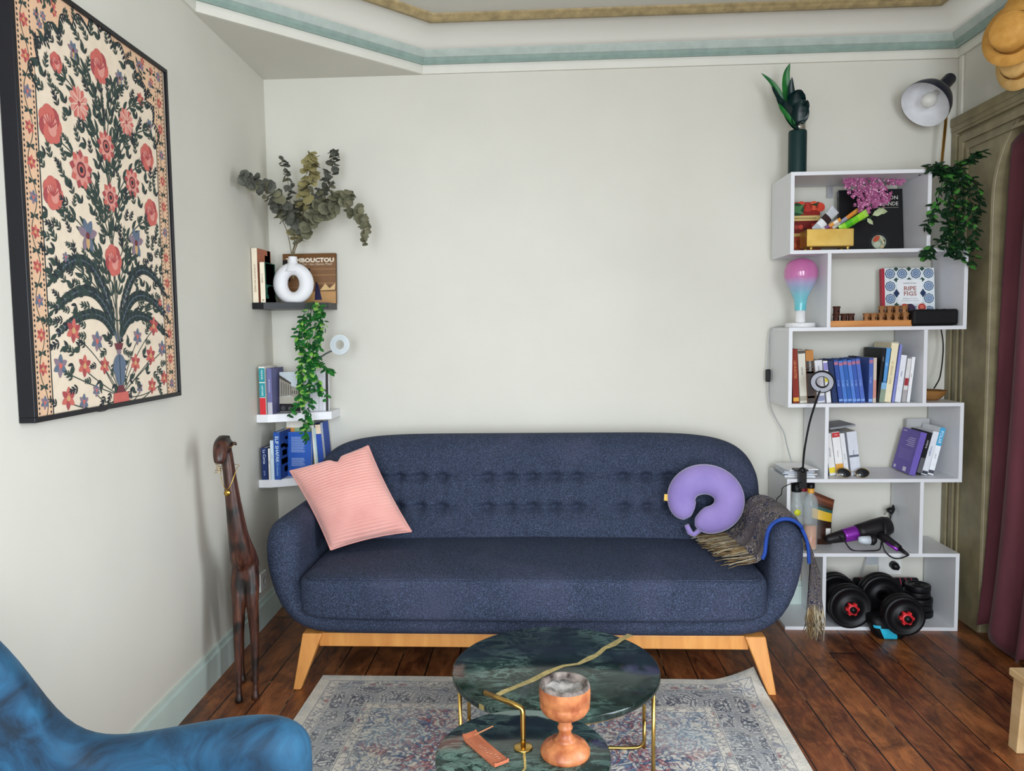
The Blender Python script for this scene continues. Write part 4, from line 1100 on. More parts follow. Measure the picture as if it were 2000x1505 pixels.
# ring vase
m_cer = mat('white_ceramic', '#e4e3e6', 0.55, var=.02, bump=.1, bs=200)
VX, VY = -1.1275, 3.335
vs = thing('vase', 'white ceramic ring-shaped vase holding dried eucalyptus on the black corner shelf', 'vase', (VX, VY, Z1))
w = MB(); rings = []
for i in range(49):
    a = 2*PI*i/48
    cx, cz = .058*math.cos(a), .083+.064*math.sin(a)
    rr = .0275+.004*math.cos(a)**2; er = Vector((math.cos(a), 0, math.sin(a)))
    ring = []
    for k in range(20):
        q = 2*PI*k/20; p = Vector((cx, 0, cz))+er*rr*math.cos(q)+Vector((0, 1, 0))*.030*math.sin(q)
        p.z = max(p.z, 0.0); ring.append(p)
    rings.append(ring)
w.loft(rings, caps=False)
w.lathe([(.040, .135), (.033, .155), (.021, .172), (.0175, .185), (.0185, .197), (.0185, .200), (.0145, .200), (.0135, .185)], n=28, caps=False)
w.obj('vase_body', m_cer, vs, weld=True)
# eucalyptus branches
m_euc = mat('dried_eucalyptus', '#5c5b49', 0.8, hex2='#7d7a5f', vs=25)
m_euc2 = mat('dried_eucalyptus_olive', '#8b8356', 0.8, hex2='#a99d6c', vs=25)
m_euc3 = mat('dried_eucalyptus_grey', '#4b4d45', 0.8, hex2='#696a60', vs=25)
m_twig = mat('twig', '#6a5c40', 0.8)
def leafdisc(w, p, nrm, r, m, rnd, elong=1.0):
    nrm = nrm.normalized(); u = nrm.cross(Vector((.3, .5, .8))).normalized(); v = nrm.cross(u); n = 8; c = rnd.uniform(-.5, .5)
    pts = []
    for k in range(n):
        a = 2*PI*k/n; q = u*math.cos(a)*r+v*math.sin(a)*r*elong
        pts.append(p+q+nrm*(c*r*math.cos(2*a)*.5+.15*r*math.sin(a)))
    w.add([p-nrm*r*.12]+pts, [(0, 1+k, 1+(k+1) % n) for k in range(n)], m, True)
def eucalyptus(pts, label, mleaf, rmax, seed, bare=.25, dens=3.0):
    """pts in photo pixels with depth"""
    rnd = random.Random(seed)
    P = [Vector((VX, VY, Z1+.02))*.5+Vector((VX+rnd.uniform(-.006, .006), VY, Z1+.19))*.5, Vector((VX+rnd.uniform(-.007, .007), VY+rnd.uniform(-.007, .007), Z1+.205))]+[at(a, b, y) for a, b, y in pts]
    P = spline(P, 7)
    root = thing('eucalyptus_branch', label, 'dried branch', P[0], group='eucalyptus in the ring vase')
    w = MB(); w.tube(P, [.0022*(1-.6*i/len(P)) for i in range(len(P))], n=6); w.obj('stem', m_twig, root, world=True)
    f = MB(); L = len(P)
    for i in range(int(L*bare), L):
        t = i/L; dr = (P[min(i+1, L-1)]-P[i-1]).normalized()
        for k in range(int(dens)):
            a = rnd.uniform(0, 2*PI); s = dr.cross(Vector((math.cos(a), math.sin(a), .3))).normalized()
            r = 1.42*rmax*rnd.uniform(.75, 1.1)*(1-.35*max(0, t-.6)/.4)
            nn = (dr*.8+s*rnd.uniform(-.5, 1)+Vector((0, -.5, 0))+Vector((rnd.uniform(-.6, .6), rnd.uniform(-.4, .4), rnd.uniform(-.6, .6))))
            leafdisc(f, P[i]+s*r*.85+dr*rnd.uniform(-.01, .01), nn, r, mleaf if rnd.random() < .8 else m_euc, rnd)
    f.obj('foliage', mleaf, root, world=True)
eucalyptus([(585, 440, 3.30), (552, 405, 3.24), (520, 370, 3.16), (490, 350, 3.08), (474, 345, 3.03)], 'eucalyptus branch reaching far left toward the picture', m_euc3, .019, 1, .32, 2.4)
eucalyptus([(575, 450, 3.33), (566, 390, 3.33), (560, 340, 3.34), (548, 308, 3.35)], 'slim upright eucalyptus branch left of the olive one', m_euc3, .013, 2, .45, 2)
eucalyptus([(588, 440, 3.32), (598, 380, 3.30), (606, 330, 3.29), (610, 300, 3.29)], 'pale olive eucalyptus branch standing tallest in the ring vase', m_euc2, .020, 3, .32, 3)
eucalyptus([(592, 440, 3.33), (620, 390, 3.34), (642, 350, 3.35), (652, 310, 3.36), (650, 298, 3.36)], 'eucalyptus branch rising right of the olive one with grey tip', m_euc3, .016, 4, .40, 2)
eucalyptus([(600, 435, 3.31), (640, 410, 3.28), (680, 405, 3.27), (708, 430, 3.27), (708, 475, 3.27)], 'long eucalyptus branch arching right and drooping at its end', m_euc, .018, 5, .30, 2.4)
eucalyptus([(598, 440, 3.28), (622, 415, 3.26), (648, 395, 3.26), (676, 385, 3.26), (683, 378, 3.26)], 'short bushy eucalyptus branch at right above the drooping one', m_euc, .019, 6, .30, 2.2)
eucalyptus([(560, 450, 3.33), (545, 420, 3.33), (538, 400, 3.33), (520, 385, 3.32)], 'thin eucalyptus twig bending low at left of the vase', m_euc, .013, 7, .55, 1.5)
# trailing plant
m_leafA = mat('green_leaf', '#175223', 0.4, hex2='#2f7f2f', vs=30)
m_leafB = mat('dark_green_leaf', '#123f1d', 0.4, hex2='#1f5c2a', vs=30)
m_leafC = mat('lime_leaf', '#6aa63c', 0.4, hex2='#93c35a', vs=30)
def leafblade(w, p, d, up, ln, wd, m):
    d = d.normalized(); s = d.cross(up).normalized(); n = s.cross(d)
    w.add([p, p+d*ln*.3+s*wd*.8-n*wd*.2, p+d*ln*.65+s*wd*.75-n*wd*.25, p+d*ln-n*ln*.12, p+d*ln*.65-s*wd*.75-n*wd*.25, p+d*ln*.3-s*wd*.8-n*wd*.2, p+d*ln*.35+n*wd*.1, p+d*ln*.68+n*wd*.05],
          [(0, 1, 6), (1, 2, 7, 6), (2, 3, 7), (3, 4, 7), (4, 5, 6, 7), (5, 0, 6)], m, True)
def vine(strands, mats, ln, wd, seed, dens, root, rstem=.0012, skip=0.1, mstem=None, jit=.01):
    rnd = random.Random(seed); st = MB(); f = MB()
    for S in strands:
        P = spline(S, 8); st.tube(P, rstem, n=5)
        for i in range(int(len(P)*skip), len(P)):
            dr = (P[min(i+1, len(P)-1)]-P[max(i-1, 0)]).normalized()
            for k in range(dens):
                a = rnd.uniform(0, 2*PI); s = Vector((math.cos(a), math.sin(a)*.7-.25, rnd.uniform(-.7, .35)))
                l = ln*rnd.uniform(.65, 1.15)
                p = P[i]+Vector((rnd.uniform(-jit, jit), rnd.uniform(-jit, jit), rnd.uniform(-jit, jit)))
                leafblade(f, p, s+dr*.4, Vector((rnd.uniform(-.3, .3), -.6, .8)), l, wd*rnd.uniform(.8, 1.2), rnd.choices([m for m, q in mats], [q for m, q in mats])[0])
    st.obj('stems', mstem or m_leafB, root, world=True); f.obj('leaves', mats[0][0], root, world=True)
o0 = at(606, 588, 3.30)
tp = thing('trailing_plant', 'green trailing plant hanging from the black corner shelf over the books below', 'plant', o0)
def S(*pts): return [at(a, b, y) for a, b, y in pts]
st = [S((606, 590, 3.30), (592, 625, 3.27), (590, 670, 3.26), (588, 720, 3.25), (594, 770, 3.235), (596, 820, 3.235), (600, 858, 3.235)),
      S((608, 588, 3.30), (606, 640, 3.26), (604, 690, 3.26), (602, 740, 3.24), (604, 790, 3.23), (598, 830, 3.23)),
      S((612, 588, 3.30), (622, 620, 3.28), (620, 670, 3.28), (614, 710, 3.27), (622, 745, 3.26), (636, 775, 3.255)),
      S((600, 590, 3.30), (586, 640, 3.27), (582, 670, 3.26), (600, 700, 3.255), (630, 712, 3.25), (642, 724, 3.25)),
      S((610, 588, 3.30), (616, 640, 3.27), (612, 690, 3.27), (606, 730, 3.26), (612, 760, 3.26)),
      S((604, 590, 3.30), (598, 640, 3.275), (590, 700, 3.265), (582, 740, 3.25), (585, 780, 3.24), (566, 806, 3.235)),
      S((612, 588, 3.30), (626, 606, 3.28), (630, 640, 3.28), (618, 680, 3.28))]
vine(st, [(m_leafA, .5), (m_leafB, .4), (m_leafC, .16)], .031, .0105, 5, 2, tp)
# white ring light clipped behind the plant
def ring_light(name, label, C, R, r, th, nrm, neck, mring, mface, mneck, clip=None, rad=.004):
    root = thing('ring_light', label, 'lamp', neck[0])
    nrm = Vector(nrm).normalized(); u = nrm.cross(Vector((0, 0, 1))).normalized(); v = nrm.cross(u)
    M = frame_m(C, u, v, nrm)
    w = MB(); w.lathe([(r, -th/2), (R, -th/2), (R+.001, 0), (R, th/2), (r, th/2), (r-.001, 0), (r, -th/2)], n=48, M=M, caps=False, smooth=False); rh = w.obj('ring_housing', mring, root, world=True)
    w = MB(); w.lathe([(r+.003, th/2+.0006), (R-.004, th/2+.0006)], n=48, M=M, caps=False); w.obj('diffuser', mface, root, world=True).parent = rh
    P = spline(neck, 8); w = MB(); w.tube(P, rad, n=10); w.obj('gooseneck', mneck, root, world=True)
    if clip:
        w = MB(); clip(w); w.obj('clamp', mat('black_plastic', '#121214', .4), root, world=True)
    return root
m_wpl = mat('white_plastic', '#d5dadd', .35); m_dif = mat('frosted_diffuser', '#c9d2d6', .6)
ring_light('a', 'white ring clip lamp behind the trailing plant', at(664, 673, 3.33), .044, .021, .010, (-.12, -1, .1), [at(604, 790, 3.40)+Vector((0, 0, -.002)), at(606, 740, 3.37), at(618, 706, 3.35), at(634, 692, 3.34), at(650, 684, 3.335)], m_wpl, m_dif, mat('grey_metal', '#8c9092', .35, .8))
# shelf 2 books
x = xw+.012
book(x, Z2, YB+.002, .0265, .208, .15, '#e8e4dc', 'red and teal spined paperback on the middle corner shelf', bands=((0, .35, '#d3222f'), (.36, .66, '#1f8f98'), (.68, .97, '#1f8f98')), txt=(('HISTOIRE', .50, .011, '#e6f2f0'), ('MANUEL', .83, .011, '#e6f2f0')), cover=((0, 1, 0, 1, '#d8d2c8'),))
book(x+.031, Z2, YB+.012, .021, .200, .15, '#6a6a99', 'dusty purple book beside the red and teal one', bands=((.0, .26, '#b9b6c2'),), txt=(('Architecture', .62, .011, '#c9c9de'),), cover=((0, 1, 0, 1, '#5b5b86'),))
def art_building(c, w, h):
    frect(c, 0, w, 0, h, '#cdd6dc', 1); frect(c, 0, w, 0, h*.22, '#1f2023', 2); frect(c, 0, w, h*.22, h*.40, '#b9b2a4', 2)
    fpoly(c, [(0, h*.40), (w*.55, h*.42), (w*.55, h*.70), (0, h*.86)], '#7f786b', 2)
    fpoly(c, [(0, h*.86), (w*.55, h*.70), (w*.55, h*.74), (0, h*.93)], '#4c4740', 3)
    for k in range(6):
        xx = w*(.03+.09*k); frect(c, xx, xx+w*.028, h*.42, h*(.82-.024*k*1.0), '#d8d2c3', 4)
        frect(c, xx+w*.035, xx+w*.07, h*.44, h*(.76-.02*k), '#3f3b36', 4)
    fpoly(c, [(w*.55, h*.40), (w, h*.40), (w, h*.58), (w*.55, h*.66)], '#9c968a', 2)
    for k in range(4): frect(c, w*(.60+.1*k), w*(.64+.1*k), h*.46, h*.54, '#4b4741', 4)
    fcirc(c, w*.18, h*.11, h*.06, '#4a4b4e', 3); fcirc(c, w*.50, h*.10, h*.05, '#55565a', 3); frect(c, w*.03, w*.97, h*.015, h*.03, '#a9a9a9', 3)
p = at(539, 806, 3.29)
flat_book(p.x, Z2, 3.335, .098, .180, .020, '#e4e4e2', 'book with a black and white photo of a columned building on the middle corner shelf', back=.07, rotz=-.08, art=art_building)
def art_note(c, w, h):
    frect(c, w*.90, w, 0, h, '#3b3836', 2); frect(c, w*.62, w*.64, 0, h, '#c9c7cc', 2); frect(c, w*.76, w*.78, 0, h, '#d2d0d6', 2); frect(c, w*.45, w*.6, h*.55, h*.8, '#b6c0c6', 2)
p = at(587, 803, 3.36)
flat_book(p.x, Z2, 3.40, .115, .178, .018, '#dddde2', 'white album with a dark edge behind the trailing plant, middle corner shelf', back=.06, art=art_note)
# shelf 3 books
x = xw+.010
book(x, Z3, YB+.002, .026, .140, .11, '#1e3163', 'small navy book at the left end of the bottom corner shelf', txt=(('La Corse', .72, .017, '#d5dff2'), ('guide', .2, .010, '#9fb0d8')))
book(x+.029, Z3, YB+.006, .009, .136, .11, '#e3e1dc', 'thin white book right of the small navy one, bottom corner shelf', txt=(('pages', .55, .007, '#33406a'),))
book(x+.040, Z3, YB+.004, .015, .172, .12, '#c9d9e6', 'pale blue and white slim book on the bottom corner shelf', txt=(('poche', .6, .008, '#4b7ab0'),), cover=((0, 1, 0, 1, '#b8cfe2'),))
book(x+.057, Z3, YB+.002, .027, .208, .14, '#2450a0', 'blue novel with big white author lettering on its spine', txt=(('ELIF SHAFAK', .64, .0205, '#d9ecf7'), ('10 minutes', .22, .013, '#9cc3e6')),
     cover=((0, 1, 0, 1, '#1c3f86'), (.1, .9, .30, .42, '#8d3a4e'), (.2, .6, .48, .6, '#c9a3a0'), (.35, .8, .12, .24, '#b0563c'), (.1, .5, .66, .74, '#dfe7ee'), (.5, .85, .8, .86, '#dfe7ee'), (.45, .75, .62, .70, '#9c4250')))
def art_blueback(c, w, h):
    frect(c, 0, w, 0, h, '#1f57b5', 1); frect(c, 0, w, h*.985, h, '#2b65c4', 2)
    rn = random.Random(6)
    for k in range(13): frect(c, w*.14, w*(.62+.14*rn.random()), h*(.88-.028*k), h*(.888-.028*k), '#b8d0f0', 2)
    for k in range(7): frect(c, w*.16, w*(.62+.16*rn.random()), h*(.40-.028*k), h*(.408-.028*k), '#b8d0f0', 2)
    frect(c, w*.14, w*.30, h*.04, h*.13, '#eef2f6', 2)
    for k in range(8): frect(c, w*(.15+.018*k), w*(.157+.018*k), h*.05, h*.12, '#1a1a1e', 3)
p = at(560, 926, 3.33)
flat_book(p.x, Z3, 3.345, .108, .196, .022, '#1f57b5', 'blue book showing its printed back cover on the bottom corner shelf', back=.09, rotz=-.06, art=art_blueback)
def art_strip(c, w, h):
    frect(c, 0, w, h*.86, h, '#ece6da', 2); frect(c, 0, w*.30, h*.78, h*.86, '#d9913f', 2); frect(c, w*.30, w, h*.78, h*.86, '#8fb087', 2); frect(c, w*.93, w, 0, h*.86, '#d9c34d', 2)
p = at(560, 918, 3.40)
flat_book(p.x, Z3, 3.405, .126, .243, .020, '#7fae7d', 'large green and cream album standing behind the blue back cover', back=.05, art=art_strip)
p = at(617, 905, 3.40)
book(p.x+.007, Z3, 3.365, .010, .225, .12, '#efece2', 'thin cream book leaning right of the green album', lean=-.05, cover=((0, 1, 0, 1, '#e7e3d6'),))
book(p.x+.018, Z3, 3.362, .008, .215, .12, '#b9d3d6', 'thin pale teal book at the right end of the bottom corner shelf', lean=-.06)
book(p.x+.028, Z3, 3.366, .024, .232, .12, '#2a4ea8', 'blue book with a cream top band, rightmost on the bottom corner shelf', lean=-.07, bands=((.80, 1, '#ead3b8'), (.98, 1, '#8a6a50')), cover=((0, .25, 0, 1, '#c8cfdf'),))
# ---------------------------------------------------------------- stepped white bookcase
SX0, SYF, SYB, SH, ST = 0.976, 3.224, 3.493, 1.905, 0.015
SW, SB = 0.710, 0.558
ZB = [SH-i*(SH-ST)/6 for i in range(7)]          # top faces of the boards
ZF = ZB[1:]                                     # floor of rows 1..6
m_shelf = mat('white_melamine', '#dfe0e4', 0.4, var=0.015)
bc = thing('bookcase', 'white zigzag bookcase of six staggered open boxes beside the doorway', 'bookcase', (SX0+SW/2, (SYF+SYB)/2, 0))
for i, z in enumerate(ZB):
    w = MB(); w.box(SX0, SX0+(SB if i == 0 else SW), SYF, SYB, z-ST, z); w.obj('shelf_board', m_shelf, bc, bevel=.0006, bseg=1, world=True)
for i in range(6):
    a = SX0 if i % 2 == 0 else SX0+SW-SB
    for x in (a, a+SB-ST):
        w = MB(); w.box(x, x+ST, SYF, SYB, ZB[i+1], ZB[i]-ST); w.obj('side_panel', m_shelf, bc, bevel=.0006, bseg=1, world=True)
w = MB(); p = at(1622, 372, 3.485); w.box(p.x-.012, p.x+.012, 3.489, 3.492, p.z-.03, p.z+.018); w.box(p.x-.012, p.x+.012, 3.46, 3.492, p.z+.018, p.z+.0205)
w.obj('wall_bracket', mat('bracket_steel', '#c9cbd0', .3, .6), bc, world=True)
R1, R2_, R3, R4, R5, R6 = ZF
XA, XBx = SX0+SW-SB, SX0+SB         # 1.128, 1.534

# --- on top: bottle vase with dark leaves, desk lamp, hanging plant
p = at(1557, 333, 3.36)
fl = thing('bottle_vase', 'dark green insulated bottle with steel neck used as a vase on top of the bookcase', 'bottle', (p.x, p.y, SH))
mgb = mat('dark_green_coating', '#0b2c2c', .5, var=.06); mst = mat('brushed_steel', '#b9b6ae', .3, .9, var=.15, vs=40)
w = MB(); w.lathe([(.030, 0), (.036, .003), (.037, .02), (.037, .188), (.036, .194), (.033, .196)], n=40); w.obj('bottle_body', mgb, fl)
w = MB(); w.lathe([(.033, .195), (.032, .200), (.0315, .203), (.0325, .206), (.0315, .210), (.0315, .232), (.028, .232), (.027, .20)], n=40, caps=False); w.obj('bottle_neck', mst, fl)
bq = thing('artificial_leaves', 'bunch of dark glossy artificial leaves standing in the green bottle', 'artificial plant', (p.x, p.y, SH+.2))
ml1 = mat('glossy_dark_leaf', '#07191b', .3, hex2='#0c2a28', vs=20); ml2 = mat('glossy_green_leaf', '#12502a', .3, hex2='#2b7a33', vs=20)
st_ = MB(); lf = MB()
def bigleaf(pts, wd, m, nrm):
    P = spline(pts, 5); n = len(P); nrm = Vector(nrm).normalized(); rows = []
    for i, q in enumerate(P):
        t = i/(n-1); d = (P[min(i+1, n-1)]-P[max(i-1, 0)]).normalized(); s = d.cross(nrm).normalized(); k = wd*math.sin(PI*min(1, t*.94+.06))**.75
        rows.append([q-s*k+nrm*k*.35, q-s*k*.5+nrm*k*.1, q, q+s*k*.5+nrm*k*.1, q+s*k+nrm*k*.35])
    lf.loft(rows, m, True, closed=False)
LV = [(((1552, 245), (1530, 200), (1510, 165), (1486, 142)), .012, ml2), (((1555, 243), (1538, 190), (1535, 150), (1543, 123)), .017, ml2), (((1553, 245), (1525, 200), (1512, 178), (1507, 168)), .010, ml1),
      (((1558, 243), (1548, 200), (1545, 175), (1547, 150)), .016, ml1), (((1558, 243), (1556, 200), (1560, 185), (1565, 175)), .030, ml1), (((1560, 243), (1568, 215), (1573, 205), (1577, 195)), .018, ml1),
      (((1553, 245), (1535, 215), (1522, 195), (1517, 185)), .014, ml1), (((1555, 243), (1550, 215), (1552, 195), (1556, 180)), .030, ml1), (((1562, 243), (1572, 228), (1575, 215), (1574, 208)), .012, ml1), (((1554, 244), (1542, 225), (1535, 208), (1534, 195)), .020, ml1), (((1557, 244), (1560, 220), (1567, 205), (1572, 200)), .024, ml1), (((1552, 245), (1533, 222), (1524, 210), (1520, 203)), .010, ml2)]
for i, (q, wd, m) in enumerate(LV):
    yy = 3.36-.006*i+.02
    pts = [Vector((p.x+(i-4)*.003, p.y, SH+.21))]+[at(a, b, yy-.012*k) for k, (a, b) in enumerate(q)]
    bigleaf(pts, wd*1.15, m, (.2*((i % 3)-1), -1, .25))
    st_.tube([Vector((p.x+(i-4)*.003, p.y, SH+.05)), pts[0]], .0018, n=5)
st_.obj('stems', ml1, bq, world=True); lf.obj('leaves', ml1, bq, world=True)

def desk_lamp():
    mb_ = mat('dark_navy_metal', '#12162a', .35, var=.05)
    b0 = at(1833, 328, 3.385); x0 = 1.500
    root = thing('desk_lamp', 'desk lamp with dark shade, white inside and slim brass arm on top of the bookcase', 'lamp', (x0, 3.40, SH))
    mbr = mat('brass_arm', '#b98f45', .3, 1.0)
    w = MB(); w.lathe([(.001, 0), (.055, 0), (.056, .006), (.050, .012), (.012, .016), (.001, .016)], n=36, M=Matrix.Translation((x0-.03, 3.41, SH))); w.obj('base', mb_, root, world=True)
    C = at(1806, 205, 3.335)                      # middle of the shade's rim
    S_ = at(1842, 168, 3.375)                     # end of the socket cup
    ax = (S_-C).normalized()
    ax = Vector((.684, .36, .637)).normalized()
    u = ax.cross(Vector((0, 0, 1))).normalized(); v = ax.cross(u); M = frame_m(C, u, v, ax)
    R = .101
    prof_o = [(R, 0), (R*.985, .014), (R*.92, .040), (R*.79, .066), (R*.58, .088), (.030, .102)]
    w = MB(); w.lathe(prof_o, n=48, M=M, caps=False); SHD = w.obj('shade', mb_, root, world=True)
    w = MB(); w.lathe([(R*.995, .0005)]+[(r-.0025, z-.001) for r, z in prof_o[1:-1]]+[(.004, .094)], n=48, M=M, caps=False); w.obj('shade_lining', mat('white_enamel', '#dadadd', .3), root, world=True).parent = SHD
    w = MB(); w.lathe([(.030, .100), (.026, .103), (.025, .196), (.022, .203), (.001, .203)], n=28, M=M); w.obj('socket_cup', mb_, root, world=True)
    w = MB(); w.lathe([(.012, .093), (.014, .076), (.026, .052), (.030, .034), (.024, .014), (.010, .006), (.001, .005)], n=24, M=M)
    w.obj('bulb', mat('clear_bulb', '#e9e7e0', .15, alpha=.55), root, world=True)
    e0 = C+u*0; k = at(1847, 232, 3.36)
    for dx in (-.005, .005):
        w = MB(); w.tube([Vector((x0+.012+dx, 3.405, SH+.01)), at(1839+dx*300, 320, 3.40), at(1847+dx*300, 240, 3.40), at(1848+dx*300, 215, 3.41), C+ax*.112], .0032, n=10); w.obj('arm', mbr, root, world=True)
    w = MB(); w.box(x0-.03, x0+.025, 3.395, 3.42, SH+.008, SH+.016); w.obj('foot_bracket', mbr, root, world=True)
desk_lamp()
o0 = at(1845, 330, 3.30)
hp_ = thing('hanging_plant', 'dark leafy artificial trailing plant spilling off the right end of the bookcase top', 'plant', (1.525, 3.30, SH))
def S2(*pts): return [Vector((1.515, 3.30, SH+.012))]+[at(a, b, y) for a, b, y in pts]
st = [S2((1850, 335, 3.26), (1862, 400, 3.24), (1866, 450, 3.23), (1860, 490, 3.22)), S2((1870, 335, 3.25), (1895, 390, 3.22), (1900, 440, 3.21), (1896, 515, 3.20)), S2((1858, 330, 3.26), (1880, 380, 3.22), (1885, 430, 3.21), (1870, 480, 3.20), (1850, 490, 3.2)),
      S2((1840, 335, 3.22), (1832, 390, 3.20), (1822, 420, 3.19), (1812, 445, 3.19)), S2((1866, 325, 3.26), (1886, 315, 3.23), (1905, 304, 3.21), (1912, 300, 3.21)), S2((1880, 335, 3.24), (1908, 370, 3.20), (1912, 400, 3.19), (1905, 430, 3.19)),
      S2((1850, 340, 3.22), (1850, 410, 3.2), (1845, 460, 3.19), (1818, 485, 3.19), (1806, 497, 3.19)), S2((1836, 330, 3.22), (1826, 325, 3.21), (1818, 327, 3.21)), S2((1870, 330, 3.25), (1880, 360, 3.22), (1872, 420, 3.21), (1880, 470, 3.2), (1908, 480, 3.19)),
      S2((1845, 340, 3.25), (1860, 370, 3.24), (1850, 430, 3.23), (1862, 470, 3.22), (1880, 505, 3.21))]
mk1 = mat('dark_plant_leaf', '#12291a', .4, hex2='#1d3d22', vs=30); mk2 = mat('bright_plant_leaf', '#2f6a2a', .4, hex2='#4f8a3a', vs=30)
vine(st, [(mk1, .85), (mk2, .15)], .036, .0115, 9, 2, hp_, .0016, .1, mk1, .012)

# --- row 1: cookbooks, gold box with snacks, lilac
def art_tomato(c, w, h):
    frect(c, 0, w, 0, h, '#8e1d12', 1)
    rn = random.Random(3)
    for k in range(7): fcirc(c, w*(.05+.16*k), h*(.90+.03*(k % 2)), w*.12, ('#d63a1e', '#b82616', '#e2522c')[k % 3], 2)
    fcirc(c, w*.42, h*.86, w*.17, '#1f4a2c', 3); fpoly(c, [(w*.25, h*.95), (w*.45, h*.92), (w*.62, h*.97), (w*.5, h*.84), (w*.6, h*.76), (w*.38, h*.80), (w*.25, h*.76)], '#3f7a45', 4)
    fpoly(c, [(w*.75, h*.95), (w*.9, h*.92), (w*.86, h*.85), (w*.98, h*.99)], '#24381c', 4)
    frect(c, 0, w, h*.64, h*.74, '#d9c07a', 3); frect(c, w*.08, w*.9, h*.675, h*.70, '#a88a48', 4)
    frect(c, 0, w, h*.40, h*.63, '#6e120c', 2)
    for k in range(9): fcirc(c, w*(.06+.11*k), h*(.46+.1*rn.random()), w*.06, ('#a32417', '#c43a22', '#4a0d08')[k % 3], 3)
    frect(c, 0, w, h*.34, h*.40, '#c9a35c', 3); frect(c, 0, w, 0, h*.34, '#a8421a', 2)
    for k in range(8): fcirc(c, w*(.08+.12*k), h*(.10+.15*rn.random()), w*.07, ('#c85a24', '#93350f')[k % 2], 3)
p = at(1553, 484, 3.395)
flat_book(SX0+ST+.003, R1, 3.40, .165, .225, .022, '#8e1d12', 'red cookbook with tomatoes on its cover in the top box', back=.1, art=art_tomato)
def art_gour(c, w, h):
    frect(c, 0, w, 0, h, '#0f0f12', 1)
    ftext(c, 'BON', w*.93, h*.86, h*.085, '#d8d4cc', 3, 'RIGHT'); ftext(c, 'GOURMANDE', w*.93, h*.765, h*.085, '#d8d4cc', 3, 'RIGHT', sx=.9)
    frect(c, w*.55, w*.93, h*.705, h*.711, '#a09a90', 3)
    fcirc(c, w*.61, h*.17, w*.16, '#1b1b20', 2, n=28); fcirc(c, w*.61, h*.17, w*.115, '#8e9a86', 3, n=24)
    fpoly(c, [(w*.51, h*.20), (w*.56, h*.265), (w*.63, h*.27), (w*.61, h*.20), (w*.55, h*.16)], '#b8492c', 4); fcirc(c, w*.58, h*.13, w*.055, '#b9c2ac', 4)
    fpoly(c, [(w*.62, h*.27), (w*.65, h*.25), (w*.70, h*.16), (w*.68, h*.13)], '#d9c9a2', 5); fcirc(c, w*.68, h*.18, w*.03, '#3a2c22', 4); fcirc(c, w*.66, h*.10, w*.03, '#c9b48a', 4)
    fcirc(c, w*.9, h*.02, w*.012, '#d0d0d0', 3)
p = at(1643, 484, 3.40)
flat_book(p.x, R1, 3.41, .265, .276, .024, '#101014', 'large black cookbook with a plate of food on its cover in the top box', back=.11, art=art_gour, rotz=-.02)
g0 = at(1575, 478, 3.262); g1 = at(1666, 478, 3.262)
gb = thing('gold_box', 'gold metal box on small feet holding snack packets in the top box', 'box', ((g0.x+g1.x)/2, 3.30, R1))
mgd = mat('gold_metal', '#c9a04a', .35, .75, hex2='#e0bd6a', vs=12); gw = (g1.x-g0.x)/2
w = MB(); t = .003
w.box(-gw, gw, -.045, -.042, .020, .088); w.box(-gw, gw, .042, .045, .020, .088); w.box(-gw, -gw+t, -.042, .042, .020, .088); w.box(gw-t, gw, -.042, .042, .020, .088); w.box(-gw, gw, -.045, .045, .017, .020)
w.obj('box_body', mgd, gb, bevel=.001)
for sx in (-1, 1):
    for sy in (-1, 1):
        f = MB(); f.lathe([(.003, 0), (.005, .006), (.009, .0175)], n=10, M=Matrix.Translation((sx*(gw-.02), sy*.034, 0))); f.obj('foot', mgd, gb)
def packet(name, label, a, b, ya, yb, wd, cols, thick=.008, group=None):
    """pillow packet lying between photo points a and b"""
    A, B_ = at(a[0], a[1], ya), at(b[0], b[1], yb); d = (B_-A); L_ = d.length; d.normalize(); s = d.cross(Vector((0, 1, .25))).normalized(); n = s.cross(d)
    w = MB(); N = 14; rings = []
    root_m = pm(cols[0], .3)
    for i in range(N+1):
        t = i/N; th = thick*math.sin(PI*t)**.5+.0006; ww = wd*(1+.10*(1-math.sin(PI*t)))
        rings.append([A+d*L_*t+s*ww*math.cos(2*PI*k/12)+n*th*math.sin(2*PI*k/12) for k in range(12)])
    for i in range(N): w.loft([rings[i], rings[i+1]], pm(cols[int(i/N*len(cols))], .3), True, True, False)
    w.add(rings[0], [tuple(range(12))[::-1]], root_m); w.add(rings[-1], [tuple(range(12))], pm(cols[-1], .3))
    return tag(w.obj(name, root_m), label, 'snack packet', group)
packet('snack_packet', 'silver snack packet sticking up from the left of the gold box', (1592, 452), (1632, 408), 3.30, 3.32, .021, ('#b9bcc2', '#eceef0', '#3a2a2a', '#c9ccd2', '#cfd2d8'))
packet('snack_packet', 'orange and white stick packet leaning between silver and green ones', (1602, 452), (1642, 428), 3.29, 3.29, .008, ('#e8e2da', '#7a4a7a', '#e8a04a', '#f0e6d8', '#e89a3a'), .006)
packet('snack_packet', 'orange tipped slim packet leaning far right over the gold box', (1612, 456), (1676, 410), 3.31, 3.33, .009, ('#c94a30', '#e8e0d2', '#a9a2b8', '#e8933a', '#e8a24a'), .006)
packet('snack_packet', 'bright green snack packet lying over the right edge of the gold box', (1640, 448), (1694, 415), 3.275, 3.28, .015, ('#8fd02a', '#4fae1e', '#6fc424', '#9bd83a', '#a8dc5a'))
